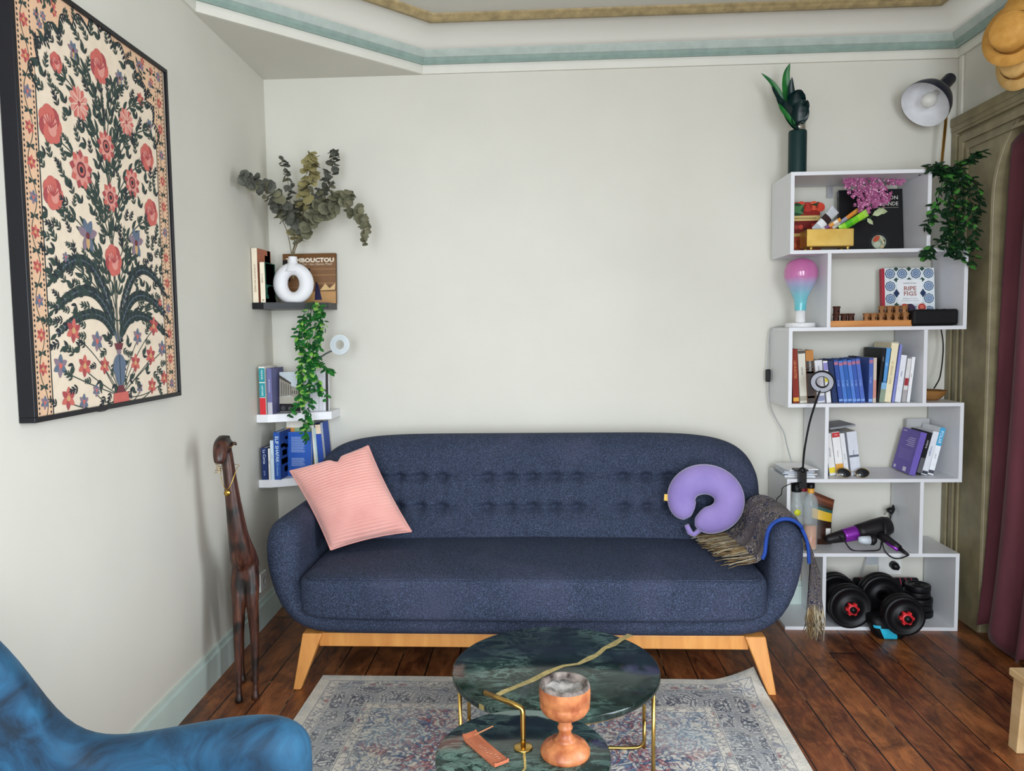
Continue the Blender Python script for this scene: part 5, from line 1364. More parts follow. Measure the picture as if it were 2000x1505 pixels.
def lilac():
    root = thing('lilac_sprig', 'pink artificial lilac sprig lying across the black cookbook in the top box', 'artificial flower', at(1672, 430, 3.29))
    ml = mat('lilac_petal', '#8f3468', .6, hex2='#c06a9c', vs=40); ml_ = mat('lilac_petal_pale', '#e3a6c9', .6)
    rn = random.Random(8); f = MB()
    def cluster(cx, cy, rx, ry, y, n):
        for _ in range(n):
            a, r = rn.uniform(0, 2*PI), rn.random()**.5
            q = at(cx+rx*r*math.cos(a), cy+ry*r*math.sin(a), y-.02*(1-r)*rn.random()+.015*rn.random())
            nn = Vector((rn.uniform(-.6, .6), -1, rn.uniform(-.5, .7))).normalized(); u = nn.cross(Vector((0, 0, 1))).normalized(); v = nn.cross(u); a0 = rn.random()*PI
            for k in range(4):
                e = u*math.cos(a0+k*PI/2)+v*math.sin(a0+k*PI/2); s = nn.cross(e); R_ = rn.uniform(.0075, .0105)
                f.add([q, q+e*R_*.6+s*R_*.4, q+e*R_-nn*.001, q+e*R_*.6-s*R_*.4], [(0, 1, 2, 3)], ml if rn.random() < .8 else ml_)
    cluster(1690, 366, 40, 23, 3.30, 120); cluster(1716, 382, 26, 22, 3.30, 80); cluster(1690, 400, 22, 16, 3.29, 60); cluster(1748, 352, 20, 9, 3.34, 36); cluster(1660, 352, 14, 10, 3.31, 26)
    o = f.obj('blossoms', ml, root, world=True)
    s = MB(); s.tube([at(1668, 440, 3.285), at(1682, 415, 3.29), at(1690, 380, 3.31), at(1720, 362, 3.33), at(1750, 352, 3.345)], .0016, n=5); s.tube([at(1672, 434, 3.285), at(1700, 425, 3.28), at(1725, 402, 3.28)], .0016, n=5); s.obj('stem', m_leafB, root, world=True)
    l = MB(); lv = mat('pale_green_leaf', '#a9b48c', .6)
    leafblade(l, at(1704, 420, 3.275), Vector((.6, -.2, .3)), Vector((0, -1, .4)), .05, .016, lv); leafblade(l, at(1712, 410, 3.275), Vector((.9, -.1, -.1)), Vector((0, -1, .4)), .045, .018, lv); leafblade(l, at(1694, 426, 3.275), Vector((.5, -.2, -.6)), Vector((0, -1, .2)), .035, .011, lv)
    l.obj('leaves', lv, root, world=True)
lilac()

# --- row 2: bulb lamp, wooden game, cookbook, speaker
def bulb_lamp():
    x = 1.0555; y = 3.335
    root = thing('bulb_lamp', 'giant light-bulb lamp fading from pink glass to turquoise on a white base', 'lamp', (x, y, R2_))
    mw = mat('white_lamp_base', '#e2e1e2', .35)
    w = MB(); w.lathe([(.001, 0), (.060, 0), (.061, .003), (.061, .017), (.058, .020), (.001, .020)], n=40); w.obj('base', mw, root)
    w = MB(); w.lathe([(.0215, .020), (.0205, .024), (.0205, .074), (.017, .076), (.001, .076)], n=32); w.obj('socket', mw, root)
    m, nt, b, tc = newmat('pink_turquoise_glass')
    z = nd(nt, 'ShaderNodeSeparateXYZ', {0: tc}).outputs[2]
    t = nd(nt, 'ShaderNodeMapRange', {0: mth(nt, 'ADD', z, mth(nt, 'MULTIPLY', noise(nt, tc, 20).outputs[0], .01)), 1: .09, 2: .30}).outputs[0]
    nt.links.new(ramp(nt, t, [(0, '#56cfdc'), (.25, '#7fd0e0'), (.48, '#b3b4dc'), (.62, '#d878b8'), (1, '#d063a8')]), b.inputs['Base Color'])
    b.inputs['Roughness'].default_value = .06; b.inputs['Alpha'].default_value = .62; b.inputs['Coat Weight'].default_value = .6
    prof = [(.0235, .072), (.0245, .10), (.029, .125), (.042, .155), (.057, .185), (.066, .212), (.0685, .235), (.066, .256), (.056, .279), (.040, .293), (.020, .300), (.001, .302)]
    P = [Vector((r, 0, .072+(zz-.072)*.965)) for r, zz in prof]; P = spline(P, 4)
    w = MB(); w.lathe([(q.x, q.z) for q in P], n=48, caps=False); w.obj('bulb', m, root)
    w = MB(); w.tube([(0, 0, .076), (0, 0, .15), (.004, 0, .20)], [.006, .004, .002], n=8); w.tube([(-.012, 0, .20), (-.006, 0, .225), (0, 0, .20), (.008, 0, .226), (.014, 0, .20)], .001, n=5); w.obj('filament', mat('filament_glass', '#c9d6dc', .2), root)
bulb_lamp()
gx0, gx1 = XA+ST+.002, at(1781, 635, 3.262).x
gy0 = 3.262
mbg = mat('orange_wood', '#c07a3a', .45, hex2='#d08e4c', vs=6, stretch=(1, 6, 6))
w = MB(); w.box(gx0, gx1, gy0, gy0+.13, R2_, R2_+.026)
gbz = R2_+.026
tag(w.obj('game_board', mbg, bevel=.001), 'flat orange wood game board carrying small carved wooden pieces', 'board game')
def game_piece(nm, m1, m2):
    r = thing(nm, '', 'game piece', (0, 0, 0))
    w = MB(); w.lathe([(.0125, 0), (.0125, .022), (.0115, .024)], n=10, smooth=False)
    w.obj('piece_body', m1, r)
    n = MB()
    for k in range(4): n.box(-.003, .003, -.0128, -.0118, .004, .014, M=Matrix.Rotation(k*PI/2+.3, 4, 'Z'))
    n.obj('carved_window', m2, r)
    q = MB(); q.lathe([(.0150, .023), (.0155, .026), (.0140, .030), (.001, .030)], n=10, smooth=False); q.obj('piece_cap', m1, r)
    return r
md1 = mat('dark_walnut', '#3b1f16', .5, hex2='#5a3020', vs=40); md2 = mat('dark_niche', '#150a08', .6); mlt = mat('light_teak', '#8a5a30', .5, hex2='#a8733f', vs=40); mln = mat('brown_niche', '#4a2a14', .6)
pc = game_piece('dark_game_piece', md1, md2); lc = game_piece('light_game_piece', mlt, mln)
LD, LL = 'small dark carved wooden piece at the left end of the orange game board', 'small light brown carved wooden piece heaped at the right end of the game board'
PW = .028
def put(root, px, row, lvl, first, lab, grp):
    xx = at(px, 625, gy0+.018+row*.032).x; l = (xx, gy0+.018+row*.032, gbz+lvl*.0303)
    if first: root.location = l; root['label'] = lab; root['group'] = grp
    else: dup(root, l, label=lab, group=grp)
G1, G2 = 'dark game pieces', 'light game pieces'
for i, (px, r, v) in enumerate(((1633, 0, 0), (1649, 0, 0), (1662, 0, 0), (1633, 1, 0), (1648, 1, 0), (1662, 1, 0), (1633, 0, 1), (1634, 1, 1))): put(pc, px, r, v, i == 0, LD, G1)
for i, (px, r, v) in enumerate(((1692, 0, 0), (1706, 0, 0), (1721, 0, 0), (1736, 0, 0), (1751, 0, 0), (1768, 0, 0), (1704, 1, 0), (1719, 1, 0), (1734, 1, 0), (1749, 1, 0), (1764, 1, 0), (1722, 1, 1), (1737, 1, 1), (1752, 1, 1), (1766, 0, 1), (1733, 2, 0), (1748, 2, 0), (1763, 2, 0), (1736, 2, 1), (1750, 2, 1))): put(lc, px, r, v, i == 0, LL, G2)
def art_figs(c, w, h):
    frect(c, 0, w, 0, h, '#dfe6ea', 1); frect(c, 0, w*.055, 0, h, '#b01f35', 2)
    W0 = w*.075
    def tile(x, z, r):
        fcirc(c, x, z, r, '#2c4468', 2, n=8); fcirc(c, x, z, r*.82, '#c8d6e2', 3, n=8); fcirc(c, x, z, r*.66, '#3f6091', 4, n=8); fcirc(c, x, z, r*.48, '#b8cbe0', 5, n=8); fcirc(c, x, z, r*.34, '#365684', 6, n=8); fcirc(c, x, z, r*.15, '#dfe6ea', 7, n=8)
    xs = [w*.16, w*.39, w*.65, w*.89]; zs = [h*.87, h*.60, h*.31, h*.06]
    for i, x in enumerate(xs):
        for j, z in enumerate((h*.905, h*.69, h*.475, h*.26, h*.05)):
            if j in (1, 2) and i in (1, 2): continue
            tile(x, z, w*.098)
    for x in (w*.275, w*.52, w*.77):
        for z in (h*.80, h*.37, h*.985, h*.15):
            fpoly(c, [(x-w*.05, z), (x, z+h*.04), (x+w*.05, z), (x, z-h*.04)], '#2f4a3f', 2)
    for x in (w*.272, w*.775): fpoly(c, [(x-w*.06, h*.565), (x, h*.64), (x+w*.06, h*.565), (x, h*.49)], '#26375a', 8)
    frect(c, w*.29, w*.76, h*.38, h*.80, '#eceef0', 7)
    ftext(c, 'YASMIN KHAN', w*.525, h*.735, h*.034, '#5c4a50', 8); ftext(c, 'RIPE', w*.53, h*.645, h*.100, '#a86a62', 8, sx=1.15, bold=.0006); ftext(c, 'FIGS', w*.53, h*.555, h*.100, '#a86a62', 8, sx=1.15, bold=.0006)
    ftext(c, 'Recipes and stories', w*.53, h*.475, h*.030, '#6a6a72', 8); frect(c, w*.36, w*.70, h*.435, h*.440, '#8a8a92', 8)
    fcirc(c, w*.42, h*.33, w*.065, '#c4402f', 9); fcirc(c, w*.42, h*.33, w*.035, '#e08a6a', 10); fcirc(c, w*.53, h*.305, w*.088, '#2c2036', 10); fcirc(c, w*.55, h*.32, w*.05, '#463252', 11)
    fcirc(c, w*.74, h*.31, w*.098, '#e6dcd0', 10); fcirc(c, w*.745, h*.32, w*.075, '#bf3a3a', 11); fcirc(c, w*.745, h*.325, w*.04, '#e0735f', 12)
p = at(1723, 607, 3.42)
flat_book(p.x, R2_, 3.412, .222, .252, .022, '#e4e8ea', 'cookbook with blue tile pattern, red spine and figs standing behind the game', back=.10, art=art_figs, spine='#b01f35')
s0, s1 = at(1783, 620, 3.245), at(1876, 620, 3.245)
sp = thing('speaker', 'black rectangular bluetooth speaker beside the wooden game', 'speaker', ((s0.x+s1.x)/2-.002, 3.275, R2_))
hw = (s1.x-s0.x)/2-.003
mk = mat('black_mesh', '#0b0b0d', .6, var=.3, vs=300, bump=.4, bs=500)
w = MB(); w.box(-hw, hw, -.028, .028, .003, .069); w.obj('speaker_body', mk, sp, bevel=.011, bseg=4)
w = MB(); w.box(-hw+.02, hw-.02, -.02, .02, 0, .004); w.obj('rubber_foot', mat('rubber', '#101010', .8), sp)
w = MB()
for k in range(4): w.lathe([(.0045, 0), (.0045, .0012), (.001, .0012)], n=12, M=Matrix.Translation((-.045+.03*k, 0, .069)))
w.obj('button', mat('rubber', '#101010', .8), sp)['kind'] = 'stuff'

# --- row 3 books
YB3 = 3.262
def bk(px, t, h, col, label, lean=0.0, d=.17, y=YB3, z=R3, **k):
    x = at(px, 784, y).x
    return book(x, z, y, t, h, d, col, label, lean, **k)
G3 = None
bk(1549.5, .024, .226, '#8a2c1c', 'brick red spined book at the left end of the row-of-books box', lean=-.05, bands=((.03, .10, '#e0a83a'),), txt=(('LES ROUTES', .62, .014, '#e39a58'),))
bk(1562.5, .029, .222, '#d9d4c6', 'white wire-bound notebook with ink drawings between red and brown books', lean=-.055, bands=((.93, .99, '#55504a'), (.04, .13, '#a39c8c')), txt=(('carnet', .6, .013, '#6a6258'),))
bk(1577.5, .031, .220, '#b9782f', 'thick brown and orange book with white lettering left of the ring lamp', lean=-.055, bands=((0, .80, '#4a4240'), (.63, .645, '#e9e6e0'), (.56, .60, '#d9d5cf'), (.09, .13, '#cfcac2')), txt=(('CONTES', .70, .012, '#f0ede6'),), cover=((0, 1, 0, 1, '#d9973f'),))
bk(1597, .030, .178, '#dcdce2', 'white paperback behind the ring lamp', lean=-.09, bands=((.04, .16, '#8a8fb0'),), txt=(('roman', .78, .012, '#44464e'),))
bk(1615, .018, .175, '#e6e6ea', 'white and lilac slim paperback with a yellow mark', lean=-.11, bands=((.50, .60, '#e3d23a'), (.78, .96, '#8c86c8')), txt=(('poesie', .35, .008, '#6a68a0'),))
bk(1626.5, .020, .176, '#22335e', 'dark navy paperback opening the run of blue series books', lean=-.13, cover=((0, 1, 0, 1, '#1a2750'),))
SER = dict(lean=-.145, txt=(('la saga', .45, .010, '#9db8ea'),), bands=((.88, .955, '#a86a8a'), (.03, .08, '#7fa2dd')))
bk(1639, .0165, .180, '#34509c', 'blue series paperback, first of the six leaning left', **SER)
bk(1648, .0160, .176, '#3f74c8', 'blue series paperback, second of the six leaning left', **SER)
bk(1656.5, .0165, .181, '#1f5cae', 'blue series paperback, third of the six leaning left', **SER)
bk(1665.5, .0150, .178, '#4a7ad0', 'blue series paperback, fourth of the six leaning left', **SER)
bk(1673.5, .0155, .182, '#2c54ac', 'blue series paperback, fifth of the six leaning left', **SER)
bk(1682, .0165, .184, '#4a68bc', 'blue series paperback, last of the six leaning left', **SER)
bk(1696, .0165, .186, '#4460ac', 'blue series paperback standing upright after the leaning six', bands=((.88, .96, '#a86a8a'), (.02, .08, '#8fb0e0')), txt=(('la saga', .5, .010, '#a9c0ec'),))
bk(1670, .016, .188, '#171f45', 'wide midnight blue book behind the last blue series paperbacks', y=3.40, d=.085, cover=((0, 1, 0, 1, '#141b3c'),))
bk(1704.5, .013, .186, '#cdbdb0', 'thin beige book right of the upright blue paperback', bands=((.1, .5, '#c98a80'),))
bk(1712, .017, .225, '#17181b', 'black book between the beige and the sky blue ones', lean=.085, txt=(('noir', .8, .012, '#8a8f94'),))
def art_black(c, w, h): frect(c, 0, w, 0, h, '#1b1c20', 1); ftext(c, 'la nuit', w*.6, h*.88, h*.07, '#777c82', 3)
flat_book(at(1690, 784, 3.44).x, R3, 3.445, .115, .226, .016, '#1b1c20', 'black book turned face forward behind the blue series', back=.03, art=art_black)
bk(1716.5, .022, .226, '#4f93d2', 'sky blue book with a green foot leaning right', lean=.112, bands=((0, .24, '#8a9a86'), (.24, .36, '#7fb0d8'), (.37, .38, '#27425e')), txt=(('ciel', .7, .010, '#cfe2f2'),))
flat_book(at(1716, 784, 3.45).x-.012, R3, 3.452, .10, .248, .012, '#b9b5a6', 'grey beige large book face forward behind the cream one', back=.02)
bk(1725.5, .029, .246, '#ece0bd', 'tall cream book with brown lettering leaning right', lean=.115, txt=(('LE GRAND LIVRE', .5, .013, '#9c8a5c'),))
bk(1741.5, .010, .240, '#7f86cc', 'thin lavender blue book leaning on the tall cream one', lean=.12)
bk(1747.5, .023, .196, '#e2e4ec', 'white book with small lettering leaning right after the lavender one', lean=.115, txt=(('essais', .6, .010, '#55565e'), ('.', .3, .02, '#333333')))
bk(1761, .016, .182, '#d7d6d6', 'white and grey book with a red block on its spine', lean=.112, bands=((.38, .55, '#9c1f2f'), (0, .28, '#a9a4a4')))
bk(1770.5, .013, .188, '#e9e9ec', 'thin white book at the right end of the row', lean=.10, txt=(('notes', .6, .008, '#8a5a50'),))
# bowl and speaker cable on the right ledge
m_wk, nt, b, tc = newmat('woven_straw')
wv = nd(nt, 'ShaderNodeTexWave', {'Vector': tc, 'Scale': 70.0, 'Distortion': 3.0, 'Detail': 2.0}, bands_direction='Z').outputs['Fac']
nt.links.new(ramp(nt, wv, [(.2, '#7a4a1c'), (.6, '#b87c38'), (.9, '#cf9850')]), b.inputs['Base Color']); b.inputs['Roughness'].default_value = .7
nt.links.new(nd(nt, 'ShaderNodeBump', {'Strength': .8, 'Distance': .003, 'Height': wv}).outputs[0], b.inputs['Normal'])
bw = MB(); bw.lathe([(.001, 0), (.030, 0), (.046, .010), (.058, .026), (.066, .040), (.064, .042), (.056, .028), (.044, .014), (.001, .006)], n=40, M=Matrix.Translation((1.612, 3.36, R3)))
tag(bw.obj('woven_bowl', m_wk), 'shallow woven straw bowl on the narrow right ledge', 'bowl')
mcab = mat('black_cable', '#121214', .5)
c = MB(); c.tube(spline([at(1838, 642, 3.44)+Vector((0, 0, .0)), at(1842, 670, 3.44), at(1841, 700, 3.42), at(1836, 735, 3.40), at(1828, 752, 3.37), at(1824, 758, 3.36)]), .0028, n=8)
tag(c.obj('speaker_cable', mcab), 'black cable dropping from the speaker shelf into the straw bowl', 'cable')

# --- lamp cable with inline switch down the left side
cs = thing('switch_cable', 'white cable of the bulb lamp with black inline switch beside the bookcase', 'cable', at(1500, 733, 3.47))
mwc = mat('grey_white_cable', '#a9abb0', .5)
c = MB(); c.tube(spline([Vector((1.04, 3.39, R2_+.004)), Vector((.99, 3.45, R2_+.004)), Vector((.968, 3.47, R2_-.02)), at(1500, 700, 3.47), at(1500, 733, 3.47), at(1504, 790, 3.47), at(1518, 822, 3.47), at(1531, 845, 3.46), at(1537, 870, 3.44), at(1546, 902, 3.40)]), .0022, n=8); c.obj('cord', mwc, cs, world=True)
c = MB(); q = at(1500, 733, 3.47); c.box(q.x-.010, q.x+.010, q.y-.010, q.y+.010, q.z-.028, q.z+.028); c.obj('switch', mcab, cs, bevel=.005, bseg=3, world=True)

# --- row 4: magazines, clip ring lamp, books, sunglasses
rn = random.Random(21)
for k in range(7):
    col = ('#d9dadd', '#c9cdd2', '#b9bcc4', '#e3e3e6', '#9aa0aa', '#dcdcdf', '#e6e7ea')[k]
    w = MB(); a = rn.uniform(-.12, .12); w.box(-.062, .062, -.085, .085, 0, .0042); 
    w.poly([(-.05, -.075, .0045), (.05, -.075, .0045), (.05, .06, .0045), (-.05, .06, .0045)], pm(('#e9e9ec', '#aab4c4', '#d8d0c8', '#c2ccd6', '#e0e0e4', '#b7bcc8', '#eeeef0')[k]))
    o = w.obj('magazine', pm(col, .4)); o.location = (1.050+rn.uniform(-.012, .004), 3.350+rn.uniform(-.012, .008), R4+.0046*k+.0002); o.rotation_euler = (0, 0, a)
    ordn = ('lowest', 'second lowest', 'third from bottom', 'middle', 'third from top', 'second from top', 'topmost')[k]
    tag(o, 'thin pale magazine, %s in the stack on the bookcase ledge' % ordn, 'magazine', 'stacked magazines')
q0 = at(1566, 932, 3.215)
def clampf(w):
    x = q0.x; 
    w.box(x-.026, x+.026, 3.212, 3.262, R4+.0345, R4+.041); w.box(x-.015, x+.015, 3.200, 3.225, R4-.035, R4+.041); w.box(x-.022, x+.022, 3.212, 3.262, R4-.026, R4-.020); w.ball((x, 3.21, R4+.04), .014)
ring_light('b', 'black gooseneck clip ring lamp clamped to the bookcase', at(1606, 745, 3.12), .046, .0225, .012, (-.38, -.90, -.30), [Vector((q0.x, 3.205, R4+.040)), at(1571, 880, 3.185), at(1580, 830, 3.17), at(1590, 795, 3.15), at(1597, 775, 3.135), at(1602, 762, 3.13)], mat('black_gloss', '#101014', .3), mat('grey_diffuser', '#a9acb6', .5), mcab, clampf, .0042)
c = MB(); c.tube(spline([Vector((q0.x-.006, 3.20, R4-.01)), at(1549, 943, 3.19), at(1529, 952, 3.19), at(1526, 965, 3.19), at(1516, 979, 3.20), Vector((.95, 3.25, .45)), Vector((.945, 3.33, .25))]), .0018, n=6)
tag(c.obj('lamp_cable', mcab), 'thin black cable of the clip lamp running down behind the scarf', 'cable')
def bk4(px, t, h, col, label, lean=0.0, d=.15, y=3.30, **k): return bk(px, t, h, col, label, lean, d, y, R4, **k)
XX = XA+ST
book(XX+.014, R4, 3.295, .017, .185, .16, '#23304f', 'navy book leaning at the left wall of the lower book box', lean=-.14, txt=(('MER', .25, .014, '#a9bcd8'),))
book(XX+.033, R4, 3.295, .026, .181, .16, '#e7e5e3', 'white book with a yellow square at its foot', lean=-.14, bands=((.06, .19, '#ecd42c'),), txt=(('anthologie', .55, .010, '#55565a'),))
book(XX+.061, R4, 3.293, .032, .187, .16, '#ecebea', 'white book with a red top block and an orange label', lean=-.135, bands=((.88, .99, '#c02a30'), (.10, .27, '#e0a03c')), txt=(('1', .935, .018, '#f0e6e0'), ('histoire', .5, .009, '#7a6a60')))
book(XX+.095, R4, 3.294, .019, .182, .16, '#e2e2e6', 'plain white book right of the one with the red block', lean=-.135, txt=(('carnets', .45, .009, '#66666e'),))
book(XX+.122, R4, 3.292, .040, .188, .16, '#d3d6e0', 'thick grey white book leaning at the right of the left group', lean=-.13, bands=((.42, .47, '#5a5e70'),), txt=(('theatre', .5, .010, '#5c6070'),))
w = MB(); w.box(-.055, .055, -.08, .08, 0, .008); o = w.obj('booklet', pm('#8d8f96', .5)); o.location = (XX+.083, 3.385, R4+.203); o.rotation_euler = (0, -.13, .05)
tag(o, 'grey booklet lying flat on top of the white leaning books', 'book')
def sunglasses():
    a, b2 = at(1637, 922, 3.25), at(1698, 926, 3.25); C = (a+b2)/2; C.z = R4
    root = thing('sunglasses', 'round dark sunglasses with thin gold rims lying before the white books', 'sunglasses', (C.x, 3.255, R4), (0, 0, -.05))
    ml = mat('dark_lens', '#23262a', .15, coat=.5); mg = mat('thin_gold', '#b9a06a', .3, 1.0)
    for s in (-1, 1):
        M = Matrix.Translation((s*.037, 0, .020)) @ Matrix.Rotation(math.radians(66), 4, 'X') @ Matrix.Rotation(s*.15, 4, 'Z')
        l = MB(); l.lathe([(.001, .0012), (.026, 0), (.027, -.001), (.001, .0)], n=28, M=M @ Matrix.Diagonal((1, .72, 1, 1))); l.obj('lens', ml, root)
        r = MB(); r.tube([M @ Vector((.0275*math.cos(2*PI*k/28), .72*.0275*math.sin(2*PI*k/28), 0)) for k in range(29)], .0012, n=6); r.obj('rim', mg, root)
        t = MB(); t.tube([(s*.064, .004, .024), (s*.065, .012, .020), (s*.055, .024, .010), (s*.01, .028, .0045)], .0013, n=6); t.obj('temple', mg, root)
    n = MB(); n.tube([(-.011, -.002, .023), (0, -.004, .027), (.011, -.002, .023)], .0012, n=6); n.obj('bridge', mg, root)
sunglasses()
# right group leaning right: purple face-on book then spines
XE = SX0+SW-ST
def bkr(px, t, h, col, label, lean, **k): return book(at(px, 925, 3.30).x, R4, 3.30, t, h, .15, col, label, lean, **k)
LC = tuple((.14, .50+.06*(j % 3), .80-.045*j, .818-.045*j, '#c2b8e6') for j in range(5))+tuple((.14, .84, .52-.028*j, .528-.028*j, '#8c7cc8') for j in range(9))
book(at(1775, 925, 3.29).x, R4, 3.29, .026, .186, .165, '#6a58b0', 'purple paperback showing its back cover, leaning right in the lower book box', .25, lcover=LC+((.72, .92, .93, .95, '#d8d0ee'), (.80, .92, .04, .11, '#dcd6f0'), (.22, .40, .03, .13, '#e0dcf0')))
bkr(1789, .019, .186, '#15151a', 'black book right of the purple one with a pale photo on its spine', .25, bands=((.05, .4, '#5a5a60'),), txt=(('ombre', .72, .013, '#d0d0d4'),))
bkr(1799.5, .024, .188, '#dfe2ea', 'white book with blue lettering in the leaning right group', .24, txt=(('voyages', .55, .014, '#5f78a8'),), bands=((.02, .09, '#3a3c46'),))
bkr(1812, .023, .205, '#eceff4', 'white book with a bright blue top at the right end of the leaning group', .23, bands=((.62, 1, '#3d9ecb'), (.03, .1, '#4a4c56')), txt=(('POLAR', .80, .018, '#e2f2fa'), ('nord', .4, .010, '#5a5c66')))
flat_book(XE-.108, R4, 3.452, .10, .222, .012, '#b4b3b3', 'grey book standing face forward behind the leaning group', back=.05)
# --- row 5: bottles, snack bag, hair dryer
def glass_mat(name, col, al=.3): return mat(name, col, .05, var=.02, alpha=al, spec=.6)
m_glass = glass_mat('clear_glass', '#d8e2e4', .26)
def bottle(px, y, prof, label, liquid=None, lz=.0, cap=(), cat='bottle'):
    x = at(px, 1000, y).x
    root = thing('bottle', label, cat, (x, y, R5), group='bottles in the fifth box')
    w = MB(); w.lathe(prof, n=32, caps=False); w.lathe([(prof[0][0], prof[0][1]), (.001, prof[0][1])], n=32, caps=False); w.obj('glass', m_glass, root)
    if liquid:
        l = MB(); l.lathe([(.001, .005), (prof[0][0]-.004, .005), (prof[1][0]-.004, .012), (prof[1][0]-.004, lz), (.001, lz)], n=32); l.obj('liquid', liquid, root)
    for nm, m, pr in cap:
        k = MB(); k.lathe(pr, n=28); k.obj(nm, m, root)
    return root
mbc = mat('black_cap', '#131316', .4); mrc = mat('red_band', '#a8202f', .4); moc = mat('orange_band', '#e0a03a', .4)
b1 = bottle(1555, 3.275, [(.026, 0), (.029, .006), (.029, .185), (.024, .205), (.018, .22), (.018, .262)], 'clear bottle with a black cap and yellow sticker behind the scarf', None, 0, (('cap', mbc, [(.020, .252), (.021, .256), (.021, .286), (.019, .288), (.001, .288)]),))
k = MB(); k.lathe([(.0001, -.0004), (.014, -.0004), (.014, .0004), (.0001, .0004)], n=16, M=Matrix.Translation((-.004, -.0300, .168)) @ Matrix.Rotation(PI/2, 4, 'X')); k.obj('sticker', mat('yellow_sticker', '#dfe33a', .5), b1)
bottle(1568, 3.365, [(.026, 0), (.029, .006), (.029, .18), (.022, .215), (.014, .225), (.014, .25)], 'clear bottle with a red neck band between two others', glass_mat('pale_liquor', '#e0cfae', .5), .12, (('neck_band', mrc, [(.017, .235), (.018, .238), (.018, .258), (.001, .258)]), ('cap', mbc, [(.018, .257), (.019, .260), (.019, .284), (.001, .286)])))
bottle(1583, 3.275, [(.026, 0), (.029, .006), (.0295, .205), (.026, .222), (.014, .238), (.0125, .246), (.0125, .262)], 'tall clear bottle with orange neck band and peach coloured liquid', mat('peach_liqueur', '#d9824f', .2, hex2='#e6b48c', vs=25), .105, (('neck_band', moc, [(.0135, .246), (.014, .248), (.014, .268), (.001, .268)]), ('cap', mbc, [(.0155, .267), (.016, .27), (.016, .288), (.001, .290)])))
def snack_bag():
    a = at(1606, 1062, 3.35)
    root = thing('snack_bag', 'brown and yellow snack bag standing behind the bottles', 'bag', (a.x, 3.37, R5))
    w = MB(); N = 16; rows = []
    for i in range(N+1):
        t = i/N; wd = .048*(1-.10*math.sin(PI*t)); th = .024*(1-t)**.6*min(1, .5+t*4)+.0008
        rows.append([Vector((wd*math.cos(2*PI*k/20)+.008*t*t, th*math.sin(2*PI*k/20), .215*t+(.02*t*math.cos(2*PI*k/20)*-1))) for k in range(20)])
    cols = ['#3a2118']*6+['#2b1a14']*2+['#d9b02f']*3+['#2f5a56', '#3a2a20', '#5c3424', '#7a4630', '#5c3424']
    for i in range(N): w.loft([rows[i], rows[i+1]], pm(cols[i], .35), True, True, False)
    w.obj('bag_body', pm('#3a2118', .35), root)
    t = MB(); t.box(.012, .032, -.0262, -.0254, .03, .075); t.obj('printed_label', pm('#d8d6d2'), root)
snack_bag()
def hair_dryer():
    mk_ = mat('matte_black_plastic', '#1b181b', .45, var=.1); mp = mat('purple_metallic', '#8a2aa8', .3, metal=.35, var=.15); 
    A, B_ = at(1612, 1054, 3.30), at(1730, 1027, 3.33)
    root = thing('hair_dryer', 'black and purple hair dryer lying in the fifth box with its cord', 'hair dryer', (A.x, 3.3, R5))
    d = (B_-A).normalized()
    def seg(ts, rs, nm, m, sx=1.0):
        w = MB(); w.tube([A+(B_-A)*t for t in ts], rs, n=24); return w.obj(nm, m, root, world=True)
    seg((0, .02, .10, .26, .30), (.012, .017, .021, .026, .027), 'nozzle', mk_)
    seg((.29, .32, .48, .52), (.0275, .029, .032, .033), 'purple_band', mp)
    seg((.51, .60, .80, .98, 1.06, 1.09), (.0335, .036, .041, .043, .036, .02), 'barrel', mk_)
    h0 = A+(B_-A)*.86+Vector((0, -.03, -.02)); h1 = at(1757, 1071, 3.215)
    w = MB(); w.tube([h0, h0.lerp(h1, .3), h0.lerp(h1, .75), h1], [.021, .018, .0165, .014], n=20); HND = w.obj('handle', mk_, root, world=True)
    w = MB(); w.tube([h0.lerp(h1, .35)+Vector((-.004, -.010, -.008)), h0.lerp(h1, .92)+Vector((-.004, -.010, -.007))], [.010, .009], n=14); w.obj('handle_trim', mp, root, world=True).parent = HND
    w = MB(); e = h1+(h1-h0).normalized()*.045; w.tube([h1, e], [.010, .005], n=12); w.obj('cord_guard', mk_, root, world=True).parent = HND
    w = MB(); w.tube(spline([e, at(1757, 1090, 3.21), at(1742, 1088, 3.21), at(1728, 1075, 3.22), at(1722, 1058, 3.235), Vector((at(1718, 1060, 3.25).x, 3.25, R5+.01)), Vector((at(1700, 1060, 3.25).x, 3.25, R5+.004)), Vector((at(1665, 1060, 3.26).x, 3.26, R5+.004)), at(1648, 1054, 3.26), at(1640, 1048, 3.275)]), .003, n=8); w.obj('cord', mk_, root, world=True)
    w = MB(); w.tube([at(1739, 1008, 3.42), at(1736, 1000, 3.42)], [.014, .018], n=12)
    w = MB(); w.tube([A+(B_-A)*.90+Vector((0, -.045, .035)), A+(B_-A)*.90+Vector((0.005, -.05, -.02)), A+(B_-A)*.88+Vector((0, -.04, -.05))], [.006, .008, .008], n=8); w.obj('cord_tie', mk_, root, world=True)
    p = MB(); c = at(1690, 1054, 3.245); p.tube([c+Vector((-.028, 0, .002)), c+Vector((-.012, 0, 0)), c+Vector((.018, 0, -.001))], [.011, .016, .019], n=20); p.obj('plug_adapter', mat('white_adapter', '#d2dbe4', .4), root, world=True)['label'] = 'white plug adapter'
    p = MB(); p.tube([c+Vector((.019, 0, -.001)), c+Vector((.034, 0, -.001)), c+Vector((.044, 0, -.002))], [.020, .021, .012], n=20); p.obj('plug', mk_, root, world=True)
hair_dryer()
pl = thing('power_plug', 'black two-pin plug poking up behind the hair dryer at the box side', 'plug', at(1738, 1000, 3.44))
